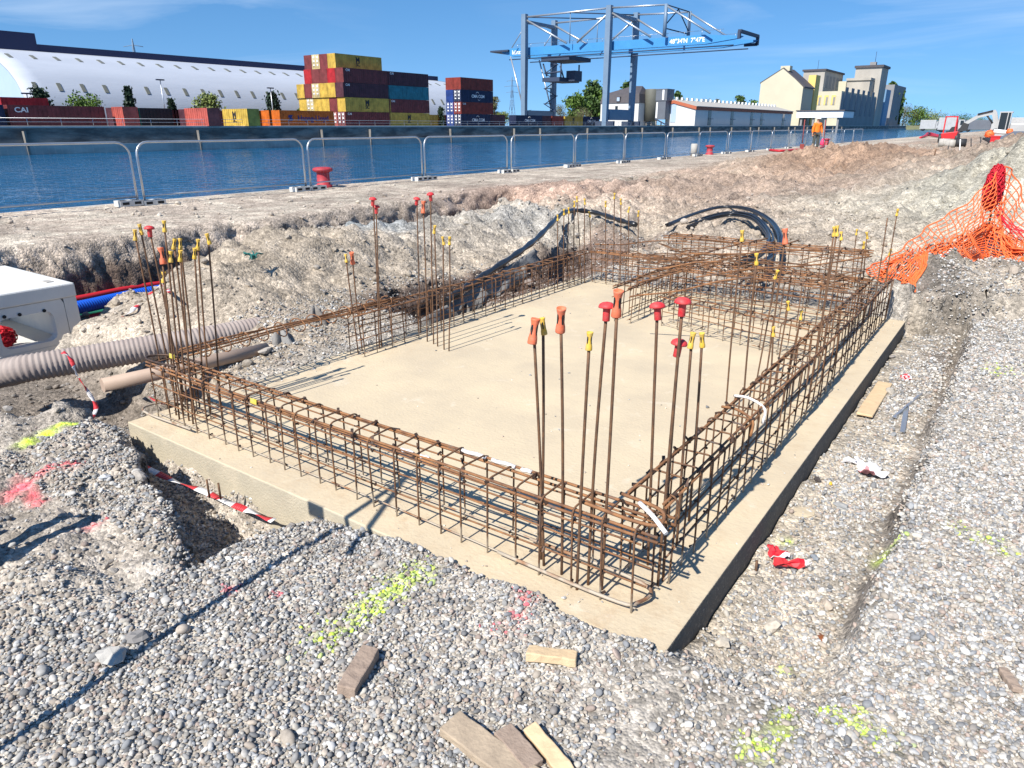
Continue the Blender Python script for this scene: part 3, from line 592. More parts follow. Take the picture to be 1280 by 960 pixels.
for place, lst in CL.items():
    seen = {}
    for (tp, bs, k_) in sorted(lst, key=lambda e: e[0][0]):
        if place.startswith('near right'): bs = (bs[0], bs[1] - 9)
        B_ = az(*bs, 0); r_ = ray(*tp)
        # top on the viewing ray at the depth of the base, so bars keep a small natural lean
        fw = Vector((-sy, cy, 0)); T_ = EYE + r_ * (B_.dot(fw) / r_.dot(fw))
        d_ = T_ - B_; i_ = seen[k_] = seen.get(k_, -1) + 1
        tot = sum(1 for e in lst if e[2] == k_)
        pos = f'{ORD[i_]} from left of {tot}, ' if tot > 1 else ''
        pos = pos.replace('first from left', 'leftmost')
        root = thing('starter_bar', f'bar with {CAPN[k_]}, {pos}{place}', 'rebar', B_, 0, 'upright starter bars standing in the cages')
        n_ = 9; pa = []
        bow = Vector((rr.uniform(-1, 1), rr.uniform(-1, 1), 0)) * .006
        dn = d_.normalized(); end = d_ - dn * (.02 if k_ == 'm' else .03)
        for i in range(n_ + 1): u = i / n_; pa.append(end * u + bow * math.sin(math.pi * u) - (Vector((0, 0, .03)) if i == 0 else Vector()))
        rad = .0056 if place.startswith('near right') else .0052
        MB().tube(pa, rad, 7).build('bar', M['starter'], root)
        if k_ != 'b':
            c_ = link_mesh('safety_cap', CAPS[{'o': 'orange', 'y': 'yellow', 'm': 'mushroom'}[k_]], root, loc=end * 1.0 + dn * (.002 if k_ == 'm' else .012))
            tilt = Vector((rr.uniform(-.12, .12), rr.uniform(-.12, .12), 0)) * (1.6 if k_ != 'm' else 1)
            c_.rotation_euler = (dn + tilt).to_track_quat('Z', 'Y').to_euler()

# ------------------------------------------------------------------ loose gravel (uncountable): pebbles instanced on points
def pebble(seed, sharp=0.):
    bm = bmesh.new(); bmesh.ops.create_icosphere(bm, subdivisions=2, radius=1); r0 = random.Random(seed)
    ph = [Vector((r0.gauss(0, 1), r0.gauss(0, 1), r0.gauss(0, 1))).normalized() for _ in range(7)]; am = [r0.uniform(-.16, .2) * (1 + sharp) for _ in ph]
    for v in bm.verts:
        d = v.co.normalized(); s_ = 1 + sum(a * (max(0, d.dot(p_)) ** (2 if not sharp else 1)) for a, p_ in zip(am, ph))
        if sharp:
            for p_ in ph[:5]: s_ = min(s_, .82 / max(.3, d.dot(p_)) if d.dot(p_) > .3 else s_)
        v.co = d * s_
    bm.to_mesh(me := bpy.data.meshes.new('pebble')); bm.free()
    me.polygons.foreach_set('use_smooth', [not sharp] * len(me.polygons)); return me
mp_ = bpy.data.materials.new('pebbles'); mp_.use_nodes = True; t, b = nodes(mp_); b.inputs['Roughness'].default_value = .75; b.inputs['Specular IOR Level'].default_value = .25
at = t.nodes.new('ShaderNodeAttribute'); at.attribute_name = 'pcol'; at.attribute_type = 'INSTANCER'
g = t.nodes.new('ShaderNodeNewGeometry'); nz = t.nodes.new('ShaderNodeTexNoise'); nz.inputs['Scale'].default_value = 70; nz.inputs['Detail'].default_value = 4; t.links.new(g.outputs['Position'], nz.inputs['Vector'])
mr = t.nodes.new('ShaderNodeMapRange'); t.links.new(nz.outputs['Fac'], mr.inputs[0]); mr.inputs[1].default_value = .3; mr.inputs[2].default_value = .7; mr.inputs[3].default_value = .8; mr.inputs[4].default_value = 1.18
vm = t.nodes.new('ShaderNodeVectorMath'); vm.operation = 'SCALE'; t.links.new(at.outputs['Color'], vm.inputs[0]); t.links.new(mr.outputs[0], vm.inputs['Scale']); t.links.new(vm.outputs[0], b.inputs['Base Color'])
PAL = 1.2 * np.array([(.33, .32, .30), (.39, .375, .345), (.25, .255, .26), (.31, .315, .315), (.45, .42, .365), (.50, .46, .39), (.38, .33, .27), (.18, .18, .178), (.56, .53, .48), (.42, .36, .295), (.28, .255, .23), (.43, .425, .41), (.37, .295, .245), (.62, .60, .56)])
def scatter(name, pts, size, seed, label, sharp=0., cols=None, flat=(.45, .85), z=None):
    g_ = np.random.default_rng(seed); n = len(pts)
    z = gz(pts[:, 0], pts[:, 1]) if z is None else z; sc = np.stack([size * g_.uniform(.85, 1.35, n), size * g_.uniform(.65, 1., n), size * g_.uniform(*flat, n)], 1)
    P_ = np.stack([pts[:, 0], pts[:, 1], z + sc[:, 2] * .35 + g_.uniform(0, .5, n) * size], 1)
    rot = np.stack([g_.normal(0, .35, n), g_.normal(0, .35, n), g_.uniform(0, 6.28, n)], 1)
    me = bpy.data.meshes.new(name); me.vertices.add(n); me.vertices.foreach_set('co', P_.ravel().astype(np.float32))
    for nm, dt, v_ in (('prot', 'FLOAT_VECTOR', rot), ('pscale', 'FLOAT_VECTOR', sc)):
        a = me.attributes.new(nm, dt, 'POINT'); a.data.foreach_set('vector', v_.ravel().astype(np.float32))
    a = me.attributes.new('pcol', 'FLOAT_COLOR', 'POINT'); a.data.foreach_set('color', np.concatenate([cols, np.ones((n, 1))], 1).ravel().astype(np.float32))
    a = me.attributes.new('pidx', 'INT', 'POINT'); a.data.foreach_set('value', g_.integers(0, 6, n).astype(np.int32))
    ob = link_mesh(name, me); ob['label'] = label; ob['category'] = 'gravel'; ob['kind'] = 'stuff'
    src = bpy.data.collections.new(name + '_shapes')
    for k in range(6):
        m_ = pebble(seed * 10 + k, sharp); m_.materials.append(mp_); so = bpy.data.objects.new('pebble_shape', m_); src.objects.link(so)
    ng = bpy.data.node_groups.new(name, 'GeometryNodeTree'); ng.interface.new_socket('Geometry', in_out='INPUT', socket_type='NodeSocketGeometry'); ng.interface.new_socket('Geometry', in_out='OUTPUT', socket_type='NodeSocketGeometry')
    N = ng.nodes.new; i_, o_ = N('NodeGroupInput'), N('NodeGroupOutput'); ip = N('GeometryNodeInstanceOnPoints'); ci = N('GeometryNodeCollectionInfo')
    ci.inputs['Collection'].default_value = src; ci.inputs['Separate Children'].default_value = True; ci.inputs['Reset Children'].default_value = True
    ip.inputs['Pick Instance'].default_value = True
    def na_(nm, dt): a_ = N('GeometryNodeInputNamedAttribute'); a_.data_type = dt; a_.inputs['Name'].default_value = nm; return a_.outputs['Attribute']
    er = N('FunctionNodeEulerToRotation'); lk_ = ng.links.new
    lk_(i_.outputs[0], ip.inputs['Points']); lk_(ci.outputs[0], ip.inputs['Instance']); lk_(na_('pidx', 'INT'), ip.inputs['Instance Index'])
    lk_(na_('prot', 'FLOAT_VECTOR'), er.inputs[0]); lk_(er.outputs[0], ip.inputs['Rotation']); lk_(na_('pscale', 'FLOAT_VECTOR'), ip.inputs['Scale']); lk_(ip.outputs[0], o_.inputs[0])
    md = ob.modifiers.new('scatter', 'NODES'); md.node_group = ng
    return ob
def peb_cols(x, y, n, g_, tone=None):
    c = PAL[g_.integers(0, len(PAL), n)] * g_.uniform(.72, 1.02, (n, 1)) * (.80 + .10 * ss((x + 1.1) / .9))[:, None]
    if tone is not None: c = c * (1 - .5) + tone * .5 * g_.uniform(.75, 1.25, (n, 1))
    for f, col in paint_fac(x, y):
        hit = g_.random(n) < f * .85; k_ = g_.uniform(.25, .85, (hit.sum(), 1)); c[hit] = np.array(col) * .8 * k_ + c[hit] * (1 - k_)
    return c
def region(n, x0, x1, y0, y1, g_): return np.stack([g_.uniform(x0, x1, n), g_.uniform(y0, y1, n)], 1)
g_ = np.random.default_rng(11)
def onslab(p): return (p[:, 0] > SLAB[0] - .005) & (p[:, 0] < SLAB[2] + .012) & (p[:, 1] > SLAB[1] + .035) & (p[:, 1] < SLAB[3] + .02)
p = region(860000, -5.4, 1.9, .25, 9.5, g_); x, y = p.T; d = np.hypot(x, y)
gr = np.where(x > -.66, np.where(x > -.24, .95, .10 + (.35 + .5 * ss(fbm(x, y, 2.2, 3, 95) * 4 + .45)) * ss((x + .64) / .12)), np.where(x < -2.45, .05 + .75 * ss((x + 3.1) / .7) * ss((1.1 - y) / .5), 1.))
gr = np.where((x < -.66) & (y > 1.9), .3, gr); gr = np.where((x < -2.4) & (y > 1.15) & (x > -4.2) & (y < 1.9), .75, gr)
gr = gr * (1 - .8 * np.exp(-((x + .235) / .045) ** 2) * (y > 2.3) * (y < 7.2)) * (.92 + .8 * fbm(x, y, 1.3, 3, 61))                     # thin patches where the fines show
gr = gr * np.clip(1.2 - d * .13, .14, 1)
keep = (g_.random(len(p)) < gr) & ~onslab(p); p = p[keep]; d = d[keep]; x, y = p.T; n = len(p)
size = np.exp(g_.normal(math.log(.0053), .32, n)); size = np.clip(size, .0034, .0125) * (1 + .045 * d)
big = g_.random(n) < .004; size[big] *= 1.9
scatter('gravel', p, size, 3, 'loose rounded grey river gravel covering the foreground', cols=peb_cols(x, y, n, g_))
# crumbs and grit on the slab, thickest near its edges
p = region(9000, SLAB[0] + .02, SLAB[2] - .02, SLAB[1] + .02, SLAB[3] - .02, g_); x, y = p.T
e_ = np.minimum(np.minimum(x - SLAB[0], SLAB[2] - x), np.minimum(y - SLAB[1], SLAB[3] - y)); keep = g_.random(len(p)) < .03 + .35 * np.exp(-e_ / .12) * (.3 + ss(fbm(x, y, 3., 3, 71) * 3)); p = p[keep]; x, y = p.T; n = len(p)
scatter('slab_grit', p, np.clip(np.exp(g_.normal(math.log(.0032), .5, n)), .0018, .011), 7, 'small grit and crumbs lying on the concrete slab', sharp=1., cols=PAL[g_.integers(0, len(PAL), n)] * g_.uniform(.7, 1.1, (n, 1)), z=np.zeros(n))
# clods and broken rock on heap, pits and rough ground
p = np.concatenate([region(75000, -13.8, 3., 1., 14., g_), region(60000, -12., 4., 14., 48., g_)]); x, y = p.T; d = np.hypot(x, y)
dens = np.where((x < -4.15) & (x > -10.2), .34, .22) * np.clip(1.5 - d * .06, .12, 1); dens = np.where((x > -.7) & (y < 7), .05, dens); dens = np.where((x < -2.4) & (y < 1.8), .16, dens); dens = np.where((x > -2.5) & (y < 2.0), .02, dens)
dens = np.where(x < -9.6, dens * .35, dens); dens = dens * (.6 + 1.3 * fbm(x, y, .9, 3, 88)); keep = (g_.random(len(p)) < dens) & ~onslab(p); p = p[keep]; x, y = p.T; n = len(p); d = d[keep]
size = np.clip(np.exp(g_.normal(math.log(.0085), .6, n)), .005, .045) * (1 + .02 * d)
tone = zone_cols(x, y, gz(x, y)) * 1.05
scatter('rubble', p, size, 5, 'loose broken stones and clods on heaps and rough ground', sharp=1., cols=np.clip(peb_cols(x, y, n, g_, None) * .3 + tone * .7, .05, .7), flat=(.5, .95))

# ------------------------------------------------------------------ site fence along the quay
PW, PH = 3.74, 1.10
fz = .27; FXX = -13.35
def panel_outline(w, h, r=.22, z0=.0):
    p = [(0, z0), (0, h * .5), (0, h - r)]
    for k in range(1, 6): a = math.pi - math.pi / 2 * k / 5; p.append((r + r * math.cos(a), h - r + r * math.sin(a)))
    p += [(w * .5, h - .006)]
    for k in range(0, 6): a = math.pi / 2 - math.pi / 2 * k / 5; p.append((w - r + r * math.cos(a), h - r + r * math.sin(a)))
    return p + [(w, h * .5), (w, z0)]
fr = MB().tube([(0, u, v) for u, v in panel_outline(PW, PH)], .021, 8).mesh('frame', M['galv'])
rail = MB().tube([(0, 0, .16), (0, PW, .16)], .016, 6).mesh('bottom_rail', M['galv'])
q = MB()
for k in range(1, 37):
    yy = k * PW / 37; e = max(0, .22 - min(yy, PW - yy)); top = PH - .02 - (.22 - math.sqrt(max(0, .0484 - e * e)) if e else 0)
    q.tube([(0, yy, .16), (0, yy, top)], .0008, 3, cap=False)
for zz in (.34, .52, .70, .88): q.tube([(.004, .0, zz), (.004, PW, zz)], .0008, 3, cap=False)
infill = q.mesh('mesh_infill', M['galv'])
q = MB(); q.b2((-.115, -.21, 0), (.115, .21, .10)); q.mi = 1
for yy in (-.11, .11): q.b2((.1155, yy - .06, .03), (.119, yy + .06, .075)); q.b2((-.05, yy - .06, .101), (.05, yy + .06, .104))
foot = q.mesh('barrier_weight', [M['foot'], M['dark']])
N_P = 19
def nth(i, n): return 'leftmost' if i == 0 else f'{ORD[i]} from left'
for i in range(N_P):
    y0 = -.72 + 3.88 * i; dx = rr.uniform(-.05, .05)
    p_ = thing('site_barrier', f'low steel mesh fence panel on the quay edge, {nth(i, N_P)}', 'fence panel', (FXX + dx, y0, fz), R(rr.uniform(-.5, .5)), 'mesh fence panels along the quay edge')
    link_mesh('frame', fr, p_); link_mesh('bottom_rail', rail, p_); tag(link_mesh('mesh_infill', infill, p_), kind='stuff')
k_ = 0
for i in range(16):
    for s_ in (-1, 1):
        yj = -.72 + 3.88 * i - .07 + s_ * .23 + rr.uniform(-.03, .03)
        if yj < 2.5: continue
        o = link_mesh('barrier_weight', foot, None, loc=(FXX + rr.uniform(-.04, .04), yj, gh(FXX, yj) + .0), rot=(0, 0, R(rr.uniform(-6, 6)))); side = 'left' if s_ < 0 else 'right'
        tag(o, f'pale plastic fence foot, {side} block under the {ORD[i - 1]} fence joint from left', 'fence foot', 'fence feet along the quay edge')
# ------------------------------------------------------------------ mooring bollards
def bollard(x, y, label):
    r_ = thing('mooring_bollard', label, 'bollard', (x, y, gh(x, y)), 0, 'red mooring bollards on the quay edge')
    MB().lathe([(.20, -.05), (.20, .05), (.155, .07), (.145, .30), (.15, .34)], n=20).build('post', M['bollard'], r_)
    MB().lathe([(.15, .335), (.225, .37), (.235, .40), (.225, .43), (.16, .455), (.03, .462)], n=20).build('head', M['bollard'], r_)
b0 = az(410, 238, .27); bollard(-13.72, 11.6, 'nearest red mooring bollard standing behind the fence at the water edge')
bollard(-13.6, 36.3, 'second red mooring bollard, halfway along the fence beside a grey post')
bollard(-13.5, 60.5, 'farthest red mooring bollard, to the right of the worker')
q = MB(); q.lathe([(.16, 0), (.16, .55), (.12, .58)], n=12); tag(q.build('grey_post', M['greyc'], loc=(-13.75, 34.6, .25)), 'short grey round post beside the second bollard', 'post')

# ------------------------------------------------------------------ pipes
def corrugated(path, r, pitch, depth, n=18):
    P_ = smooth_path(path, 40); Lc = [0]
    for a, b_ in zip(P_, P_[1:]): Lc.append(Lc[-1] + (b_ - a).length)
    ss_ = np.arange(0, Lc[-1], pitch / 4); o = []; rs = []
    for k, s_ in enumerate(ss_):
        i = max(0, min(len(P_) - 2, int(np.searchsorted(Lc, s_)) - 1)); u = (s_ - Lc[i]) / max(1e-6, Lc[i + 1] - Lc[i]); o.append(P_[i].lerp(P_[i + 1], u)); rs.append(r + (depth if k % 4 in (0, 1) else -depth * .2))
    return MB().tube(o, rs, n)
pz = lambda px, py, z: tuple(az(px, py, z))
mpipe = corrugated([pz(-10, 470, -.10), pz(30, 461, -.03), pz(110, 448, -.02), pz(230, 428, 0), pz(330, 410, .0), pz(365, 404, -.02)], .098, .033, .006).build('corrugated_pipe', M['mauve'])
tag(mpipe, 'thick grey mauve corrugated pipe lying below the spoil heap', 'pipe')
bp_ = MB(); a_, b_ = az(128, 482, -.03), az(334, 436, -.03); dd = (b_ - a_).normalized()
bp_.tube([a_, a_.lerp(b_, .5), b_, b_, b_ - dd * .12], [.05, .05, .05, .043, .043], 18, cap=True)
tag(bp_.build('smooth_pipe', M['brownpipe']), 'straight smooth brown plastic pipe lying in front of the corrugated pipe', 'pipe')
for nm, pts, r_, mt, lab, cor in [('blue_conduit', [(60, 392, -.42), (110, 382, -.42), (165, 370, -.42), (230, 358, -.42)], .075, 'bluepipe', 'bright blue corrugated conduit in the trench beside the precast unit', 1),
        ('green_conduit', [(60, 399, -.56), (110, 391, -.56), (160, 383, -.56), (230, 372, -.58)], .06, 'greenpipe', 'green conduit between the blue and red ones in the trench', 0),
        ('red_conduit', [(60, 411, -.60), (110, 401, -.60), (150, 393, -.60), (230, 380, -.62)], .075, 'redpipe', 'red conduit lowest in the trench below the green one', 0),
        ('thin_red_conduit', [(60, 380, -.40), (110, 371, -.40), (160, 361, -.40), (230, 350, -.42)], .04, 'redpipe', 'thin red conduit behind the blue corrugated one in the trench', 0)]:
    pa = [pz(*p_) for p_ in pts]
    o = corrugated(pa, r_, .03, .006).build(nm, M[mt]) if cor else MB().tube(smooth_path(pa, 8), r_, 14).build(nm, M[mt])
    tag(o, lab, 'conduit')
# ------------------------------------------------------------------ precast unit at the left edge
C_ = ax(93, 353, -7.1); y1 = C_.y; zt = C_.z; zb = -.36; y0 = y1 - .74; x0, x1 = -8.6, -7.1
pr = thing('precast_unit', 'pale precast concrete chamber with a side window at the left edge', 'concrete unit', (-7.85, (y0 + y1) / 2, zb))
ox, oy = 7.85, -(y0 + y1) / 2
def LB(q, p_, r_): return q.b2((p_[0] + ox, p_[1] + oy, p_[2] - zb), (r_[0] + ox, r_[1] + oy, r_[2] - zb))
q = MB(); LB(q, (x0, y0, zt - .13), (x1, y1, zt)); q.build('top_slab', M['precast'], pr, bevel=.015)
q = MB(); LB(q, (x0 + .01, y0, zb), (x1 - .01, y1 - .01, zb + .09)); q.build('base_slab', M['precast'], pr)
q = MB(); LB(q, (x0 + .01, y0 + .01, zb + .091), (x0 + .12, y1 - .13, zt - .131)); q.build('back_wall', M['precast'], pr)
q = MB(); LB(q, (x0 + .01, y1 - .12, zb + .091), (x1 - .011, y1 - .01, zt - .131)); q.build('end_wall', M['precast'], pr)
# front wall with a rounded opening
wy0, wy1, wz0, wz1 = y0 + .06, y1 - .23, zb + .14, zt - .22
def rrect(a, b_, c, d, r_, n=5):
    o = []
    for (cx, cy_, st) in ((b_ - r_, d - r_, 0), (a + r_, d - r_, 90), (a + r_, c + r_, 180), (b_ - r_, c + r_, 270)):
        for k in range(n): t_ = R(st + 90 * k / (n - 1)); o.append((cx + r_ * math.cos(t_), cy_ + r_ * math.sin(t_)))
    return o
inn = rrect(wy0, wy1, wz0, wz1, .07); oA, oB, oC, oD = y0, y1 - .125, zb + .092, zt - .132
def proj_out(u, v):
    cx, cz = (oA + oB) / 2, (oC + oD) / 2; k = min((oB - cx) / max(1e-6, abs(u - cx)), (oD - cz) / max(1e-6, abs(v - cz))); return cx + (u - cx) * k, cz + (v - cz) * k
outp = [proj_out(*p_) for p_ in inn]; k = len(inn); q = MB()
vs = [(x1 - .012 + ox, u + oy, v - zb) for u, v in inn] + [(x1 - .012 + ox, u + oy, v - zb) for u, v in outp] + [(x1 - .11 + ox, u + oy, v - zb) for u, v in inn] + [(x1 - .11 + ox, u + oy, v - zb) for u, v in outp]
fs = []
for i in range(k):
    j = (i + 1) % k; fs += [(i, j, k + j, k + i), (2 * k + i, 3 * k + i, 3 * k + j, 2 * k + j), (i, 2 * k + i, 2 * k + j, j), (k + i, k + j, 3 * k + j, 3 * k + i)]
q.add(vs, fs); q.build('front_wall', M['precast'], pr)
for (yy_, zz_) in ((y0 + .12, zt - .20), (y0 + .24, zt - .205), (y1 - .30, zt - .21)): MB().lathe([(.012, 0), (.016, .004), (.016, .008)], n=12, M=Matrix.Rotation(R(90), 3, 'Y')).build('form_tie_hole', M['dark'], pr, loc=(x1 - .012 + ox, yy_ + oy, zz_ - zb))
q = MB(); LB(q, (x1 - .30, y1 - .16, zt + .0005), (x1 - .18, y1 - .10, zt + .006)); q.build('lifting_socket', M['greyc'], pr)
def tangle(center, rx, ry, rz_, n, r_, seed):
    r0 = random.Random(seed); q = MB()
    for i in range(n):
        pts = []; a = r0.uniform(0, 6.28); b_ = r0.uniform(-1.2, 1.2)
        for k in range(6):
            a += r0.uniform(.4, 1.1); b_ = max(-1.4, min(1.4, b_ + r0.uniform(-.6, .6))); s_ = r0.uniform(.78, 1.04)
            pts.append(Vector(center) + Vector((rx * math.cos(a) * math.cos(b_), ry * math.sin(a) * math.cos(b_), rz_ * math.sin(b_))) * s_)
        q.tube(smooth_path(pts, 3), r_, 3, cap=False)
    return q
c_ = Vector((-7.35, y0 + .12, zb + .09 + .11)); q = tangle((0, 0, 0), .13, .14, .11, 80, .006, 3); q.lathe([(.02, -.095), (.09, -.07), (.105, 0), (.08, .07), (.02, .095)], n=12)
tag(q.build('string_bundle', M['rednet'], loc=c_), 'red tangle of string lying inside the precast chamber', 'string')

# ------------------------------------------------------------------ barrier tape
def tape(label, pts, w=.05, seed=0, seg=.11, twist=.6):
    P_ = smooth_path(pts, 14); r0 = random.Random(seed); q = MB(); L_ = 0; ph = r0.uniform(0, 6)
    for i in range(len(P_) - 1):
        a, b_ = P_[i], P_[i + 1]
        def off(i_, p_):
            d = (P_[min(i_ + 1, len(P_) - 1)] - P_[max(0, i_ - 1)]).normalized(); sd = d.cross(Vector((0, 0, 1))).normalized(); t_ = twist * math.sin(ph + i_ * .31) + twist * .6 * math.sin(i_ * .13)
            v = sd * math.cos(t_) + Vector((0, 0, 1)) * math.sin(t_); return v * w / 2
        oa, ob_ = off(i, a), off(i + 1, b_); q.mi = int(L_ / seg) % 2; L_ += (b_ - a).length
        q.add([a - oa, a + oa, b_ + ob_, b_ - ob_], [(0, 1, 2, 3)], True)
    o = q.build('barrier_tape', [M['tape_red'], M['tape_white']]); s_ = o.modifiers.new('thickness', 'SOLIDIFY'); s_.thickness = .0012
    return tag(o, label, 'barrier tape', 'red and white barrier tape')
def gp(px, py, dz=.02, z=0.):
    v = az(px, py, z)
    for _ in range(6): v = az(px, py, gh(v.x, v.y))
    return (v.x, v.y, v.z + dz)
tape('red and white tape hanging along the slab front above the hole', [pz(140, 538, -.02), pz(152, 545, -.03), pz(152, 562, -.08), pz(175, 580, -.10), pz(215, 600, -.11), pz(250, 612, -.12), pz(285, 628, -.12), pz(315, 640, -.11), pz(342, 651, -.10)], .035, 3, .10, .35)
tape('red and white tape strip lying up the side of the spoil heap', [gp(128, 425, .03), gp(150, 405, .03), gp(170, 388, .03), gp(186, 374, .03), gp(205, 362, .04), gp(212, 370, .03)], .04, 5, .14)
tape('short red and white tape hanging over the corrugated pipe', [pz(78, 440, .12), pz(88, 448, .13), pz(96, 468, .02), pz(110, 490, -.12), pz(120, 508, -.2), pz(114, 524, -.2)], .03, 6, .10, .5)
tape('small scrap of red tape on the ground between cage and brown pipe', [gp(188, 500), gp(200, 505), gp(212, 508), gp(226, 503), gp(232, 494)], .03, 8, .14)
# ------------------------------------------------------------------ conduit, geotextile, coil
cb = [(795, 281, .30), (770, 274, .33), (745, 266, .36), (720, 263, .40), (703, 267, .42), (690, 279, .38), (670, 299, .30), (645, 318, .25), (610, 341, .18), (580, 361, .12), (558, 376, .06)]
tag(MB().tube(smooth_path([pz(*p_) for p_ in cb], 6), [.034 + .007 * math.sin(i * 1.7) for i in range(61)], 10).build('black_hose', M['black']), 'dark hose snaking along the edge of the ditch below the heap', 'hose')
q = MB(); top = smooth_path([pz(664, 310, .24), pz(645, 323, .20), pz(612, 343, .14), pz(580, 363, .08), pz(556, 378, .02), pz(520, 398, .0)], 6); n_ = len(top)
r0 = random.Random(4); rows = 7
for i, v in enumerate(top):
    dep = .08 + .17 * abs(math.sin(i * .55 + .6)) * (1 if 4 < i < n_ - 5 else .6)
    for k in range(rows):
        u = k / (rows - 1); q.v.append((v.x + .05 + .09 * u + .05 * math.sin(i * 1.3 + k) * u + r0.uniform(-.012, .012), v.y + .05 * math.sin(i * .9) * u, v.z - dep * u + .05 * math.sin(i * .8 + u * 3) * u))
for i in range(n_ - 1):
    for k in range(rows - 1): q.f.append((i * rows + k, (i + 1) * rows + k, (i + 1) * rows + k + 1, i * rows + k + 1)); q.m.append(0); q.sm.append(True)
o = q.build('geotextile_sheet', M['geotex']); s_ = o.modifiers.new('thickness', 'SOLIDIFY'); s_.thickness = .006
tag(o, 'torn grey geotextile sheet hanging in the ditch below the dark hose', 'geotextile')
for i, (px, py) in enumerate([(396, 408), (352, 425)]):
    v = az(px, py + 8, -.06); q = MB(); h_ = (.24, .15)[i]
    q.lathe([(.13, -.05), (.105, .3 * h_), (.07, .7 * h_), (.03, .95 * h_), (.004, h_)], n=30)
    for k, vv in enumerate(q.v):
        t_ = math.atan2(vv[1], vv[0]); f_ = 1 + .42 * math.sin(5 * t_ + i + vv[2] * 6) + .15 * math.sin(11 * t_); q.v[k] = (vv[0] * f_ * .8, vv[1] * f_ * .8, vv[2] + .02 * math.sin(3 * t_))
    tag(q.build('cloth_fold', M['geotex'], loc=v), ['larger bunched grey cloth standing beside the bar bundle', 'smaller bunched grey cloth near the end of the brown pipe'][i], 'cloth')
coil = thing('cable_coil', 'big loop of black cables lying behind the far cages', 'cable coil', tuple(az(910, 285, .2)))
cl_ = coil.location.copy()
outer = [(838, 281, .27), (868, 268, .33), (902, 259, .38), (935, 261, .40), (962, 275, .34), (976, 297, .34), (968, 318, .32), (942, 334, .30)]
inner = [(862, 283, .27), (888, 273, .33), (915, 268, .37), (940, 272, .38), (957, 287, .32), (962, 302, .32), (948, 320, .32), (922, 331, .28)]
r0 = random.Random(9)
for j, (base, cnt, sp_) in enumerate([(outer, 5, .026), (inner, 8, .042)]):
    for k in range(cnt):
        ox_, oy_, oz_ = r0.uniform(-1, 1) * sp_ * 1.5, r0.uniform(-1, 1) * sp_ * 2.6, r0.uniform(-.6, 1) * sp_
        pts = []
        for i, p_ in enumerate(base):
            v = az(*p_); e = 1 if i in (0, len(base) - 1) else .75
            pts.append(v - cl_ + Vector((ox_ * e + r0.uniform(-.012, .012), oy_ * e, oz_ * e)))
        pts[0] += Vector((0, -.1 * r0.random(), 0)); MB().tube(smooth_path(pts, 7), .0135, 7).build('cable', M['black'], coil)
# ------------------------------------------------------------------ orange net on a post with red bundle
npost = Vector((-.30, 9.75, .22))
tag(MB().tube([npost + Vector((0, 0, -.1)), npost + Vector((-.04, 0, 1.0))], .011, 6).build('net_post', M['starter'], None), 'thin steel stake carrying the orange net and red bundle', 'stake')
topc = smooth_path([(-1.12, 7.45, .36), (-1.05, 8.0, .42), (-.82, 8.6, .62), (-.55, 9.2, .86), (-.34, 9.72, npost.z + .98), (-.18, 9.95, npost.z + .93), (.0, 10.0, npost.z + .5), (.16, 9.9, npost.z + .28), (.4, 9.8, npost.z + .2)], 12)
botc = smooth_path([(-.80, 7.25, .20), (-.72, 7.55, .20), (-.60, 8.2, .26), (-.42, 9.0, .25), (-.26, 9.55, npost.z + .05), (-.12, 9.3, npost.z - .0), (.02, 9.0, npost.z + .0), (.15, 8.9, npost.z + .02), (.4, 8.8, npost.z)], 12)
q = MB(); nv = 25; nu = len(topc)
def netp(i, v):
    a, b_ = botc[i], topc[i]; p_ = a.lerp(b_, v); sag = math.sin(math.pi * v); u = i / nu
    p_ += Vector((.03 * math.sin(i * .21 + v * 5) + .018 * math.sin(i * .9 + v * 13) + .09 * sag * math.sin(u * 7), .10 * sag * math.sin(u * 9 + 1.), -.05 * sag)); p_.z = max(p_.z, gh(p_.x, p_.y) + .012)
    return p_
vl = [(k / (nv - 1)) ** 1.45 for k in range(nv)]
grid = [[netp(i, v) for v in vl] for i in range(nu)]
for k in range(nv): q.tube([grid[i][k] for i in range(nu)], .0055 if k % 6 else .009, 4, cap=False)
for i in range(0, nu, 1):
    if i % 2: continue
    q.tube(grid[i], .0052, 4, cap=False)
o = q.build('safety_net', M['net']); tag(o, 'orange plastic safety net draped from a stake down to the cage', 'safety net')
q = MB(); folds = smooth_path([(-1.02, 7.75, .30), (-.72, 8.5, .40), (-.45, 9.3, .46), (-.28, 9.68, npost.z + .30), (-.02, 9.5, npost.z + .16), (.3, 9.4, npost.z + .10)], 10)
for k in range(13):
    ph = r0.uniform(0, 6); am = r0.uniform(.03, .10)
    q.tube([v + Vector((.04 * math.sin(i * .3 + ph), am * math.sin(i * .17 + ph), am * .9 * math.cos(i * .23 + ph * 2))) for i, v in enumerate(folds)], .0075, 4, cap=False)
for i in range(2, len(folds) - 2):
    v = folds[i]; q.tube([v + Vector((r0.uniform(-.03, .03), r0.uniform(-.08, .08), s_)) for s_ in (-.11, -.03, .05, .12)], .006, 4, cap=False)
tag(q.build('net_fold', M['net'], o), 'bunched lower fold of the net')
q = tangle((0, 0, 0), .10, .12, .25, 150, .006, 8); q.lathe([(.02, -.23), (.06, -.15), (.085, 0), (.085, .13), (.05, .2), (.01, .225)], n=12)
rb = q.build('net_bundle', M['rednet'], loc=(npost.x - .05, npost.y - .03, npost.z + .78)); rb.rotation_euler = (0, R(8), 0); tag(rb, 'thick bundle of red string netting hung on top of the stake', 'net bundle')
q = MB()
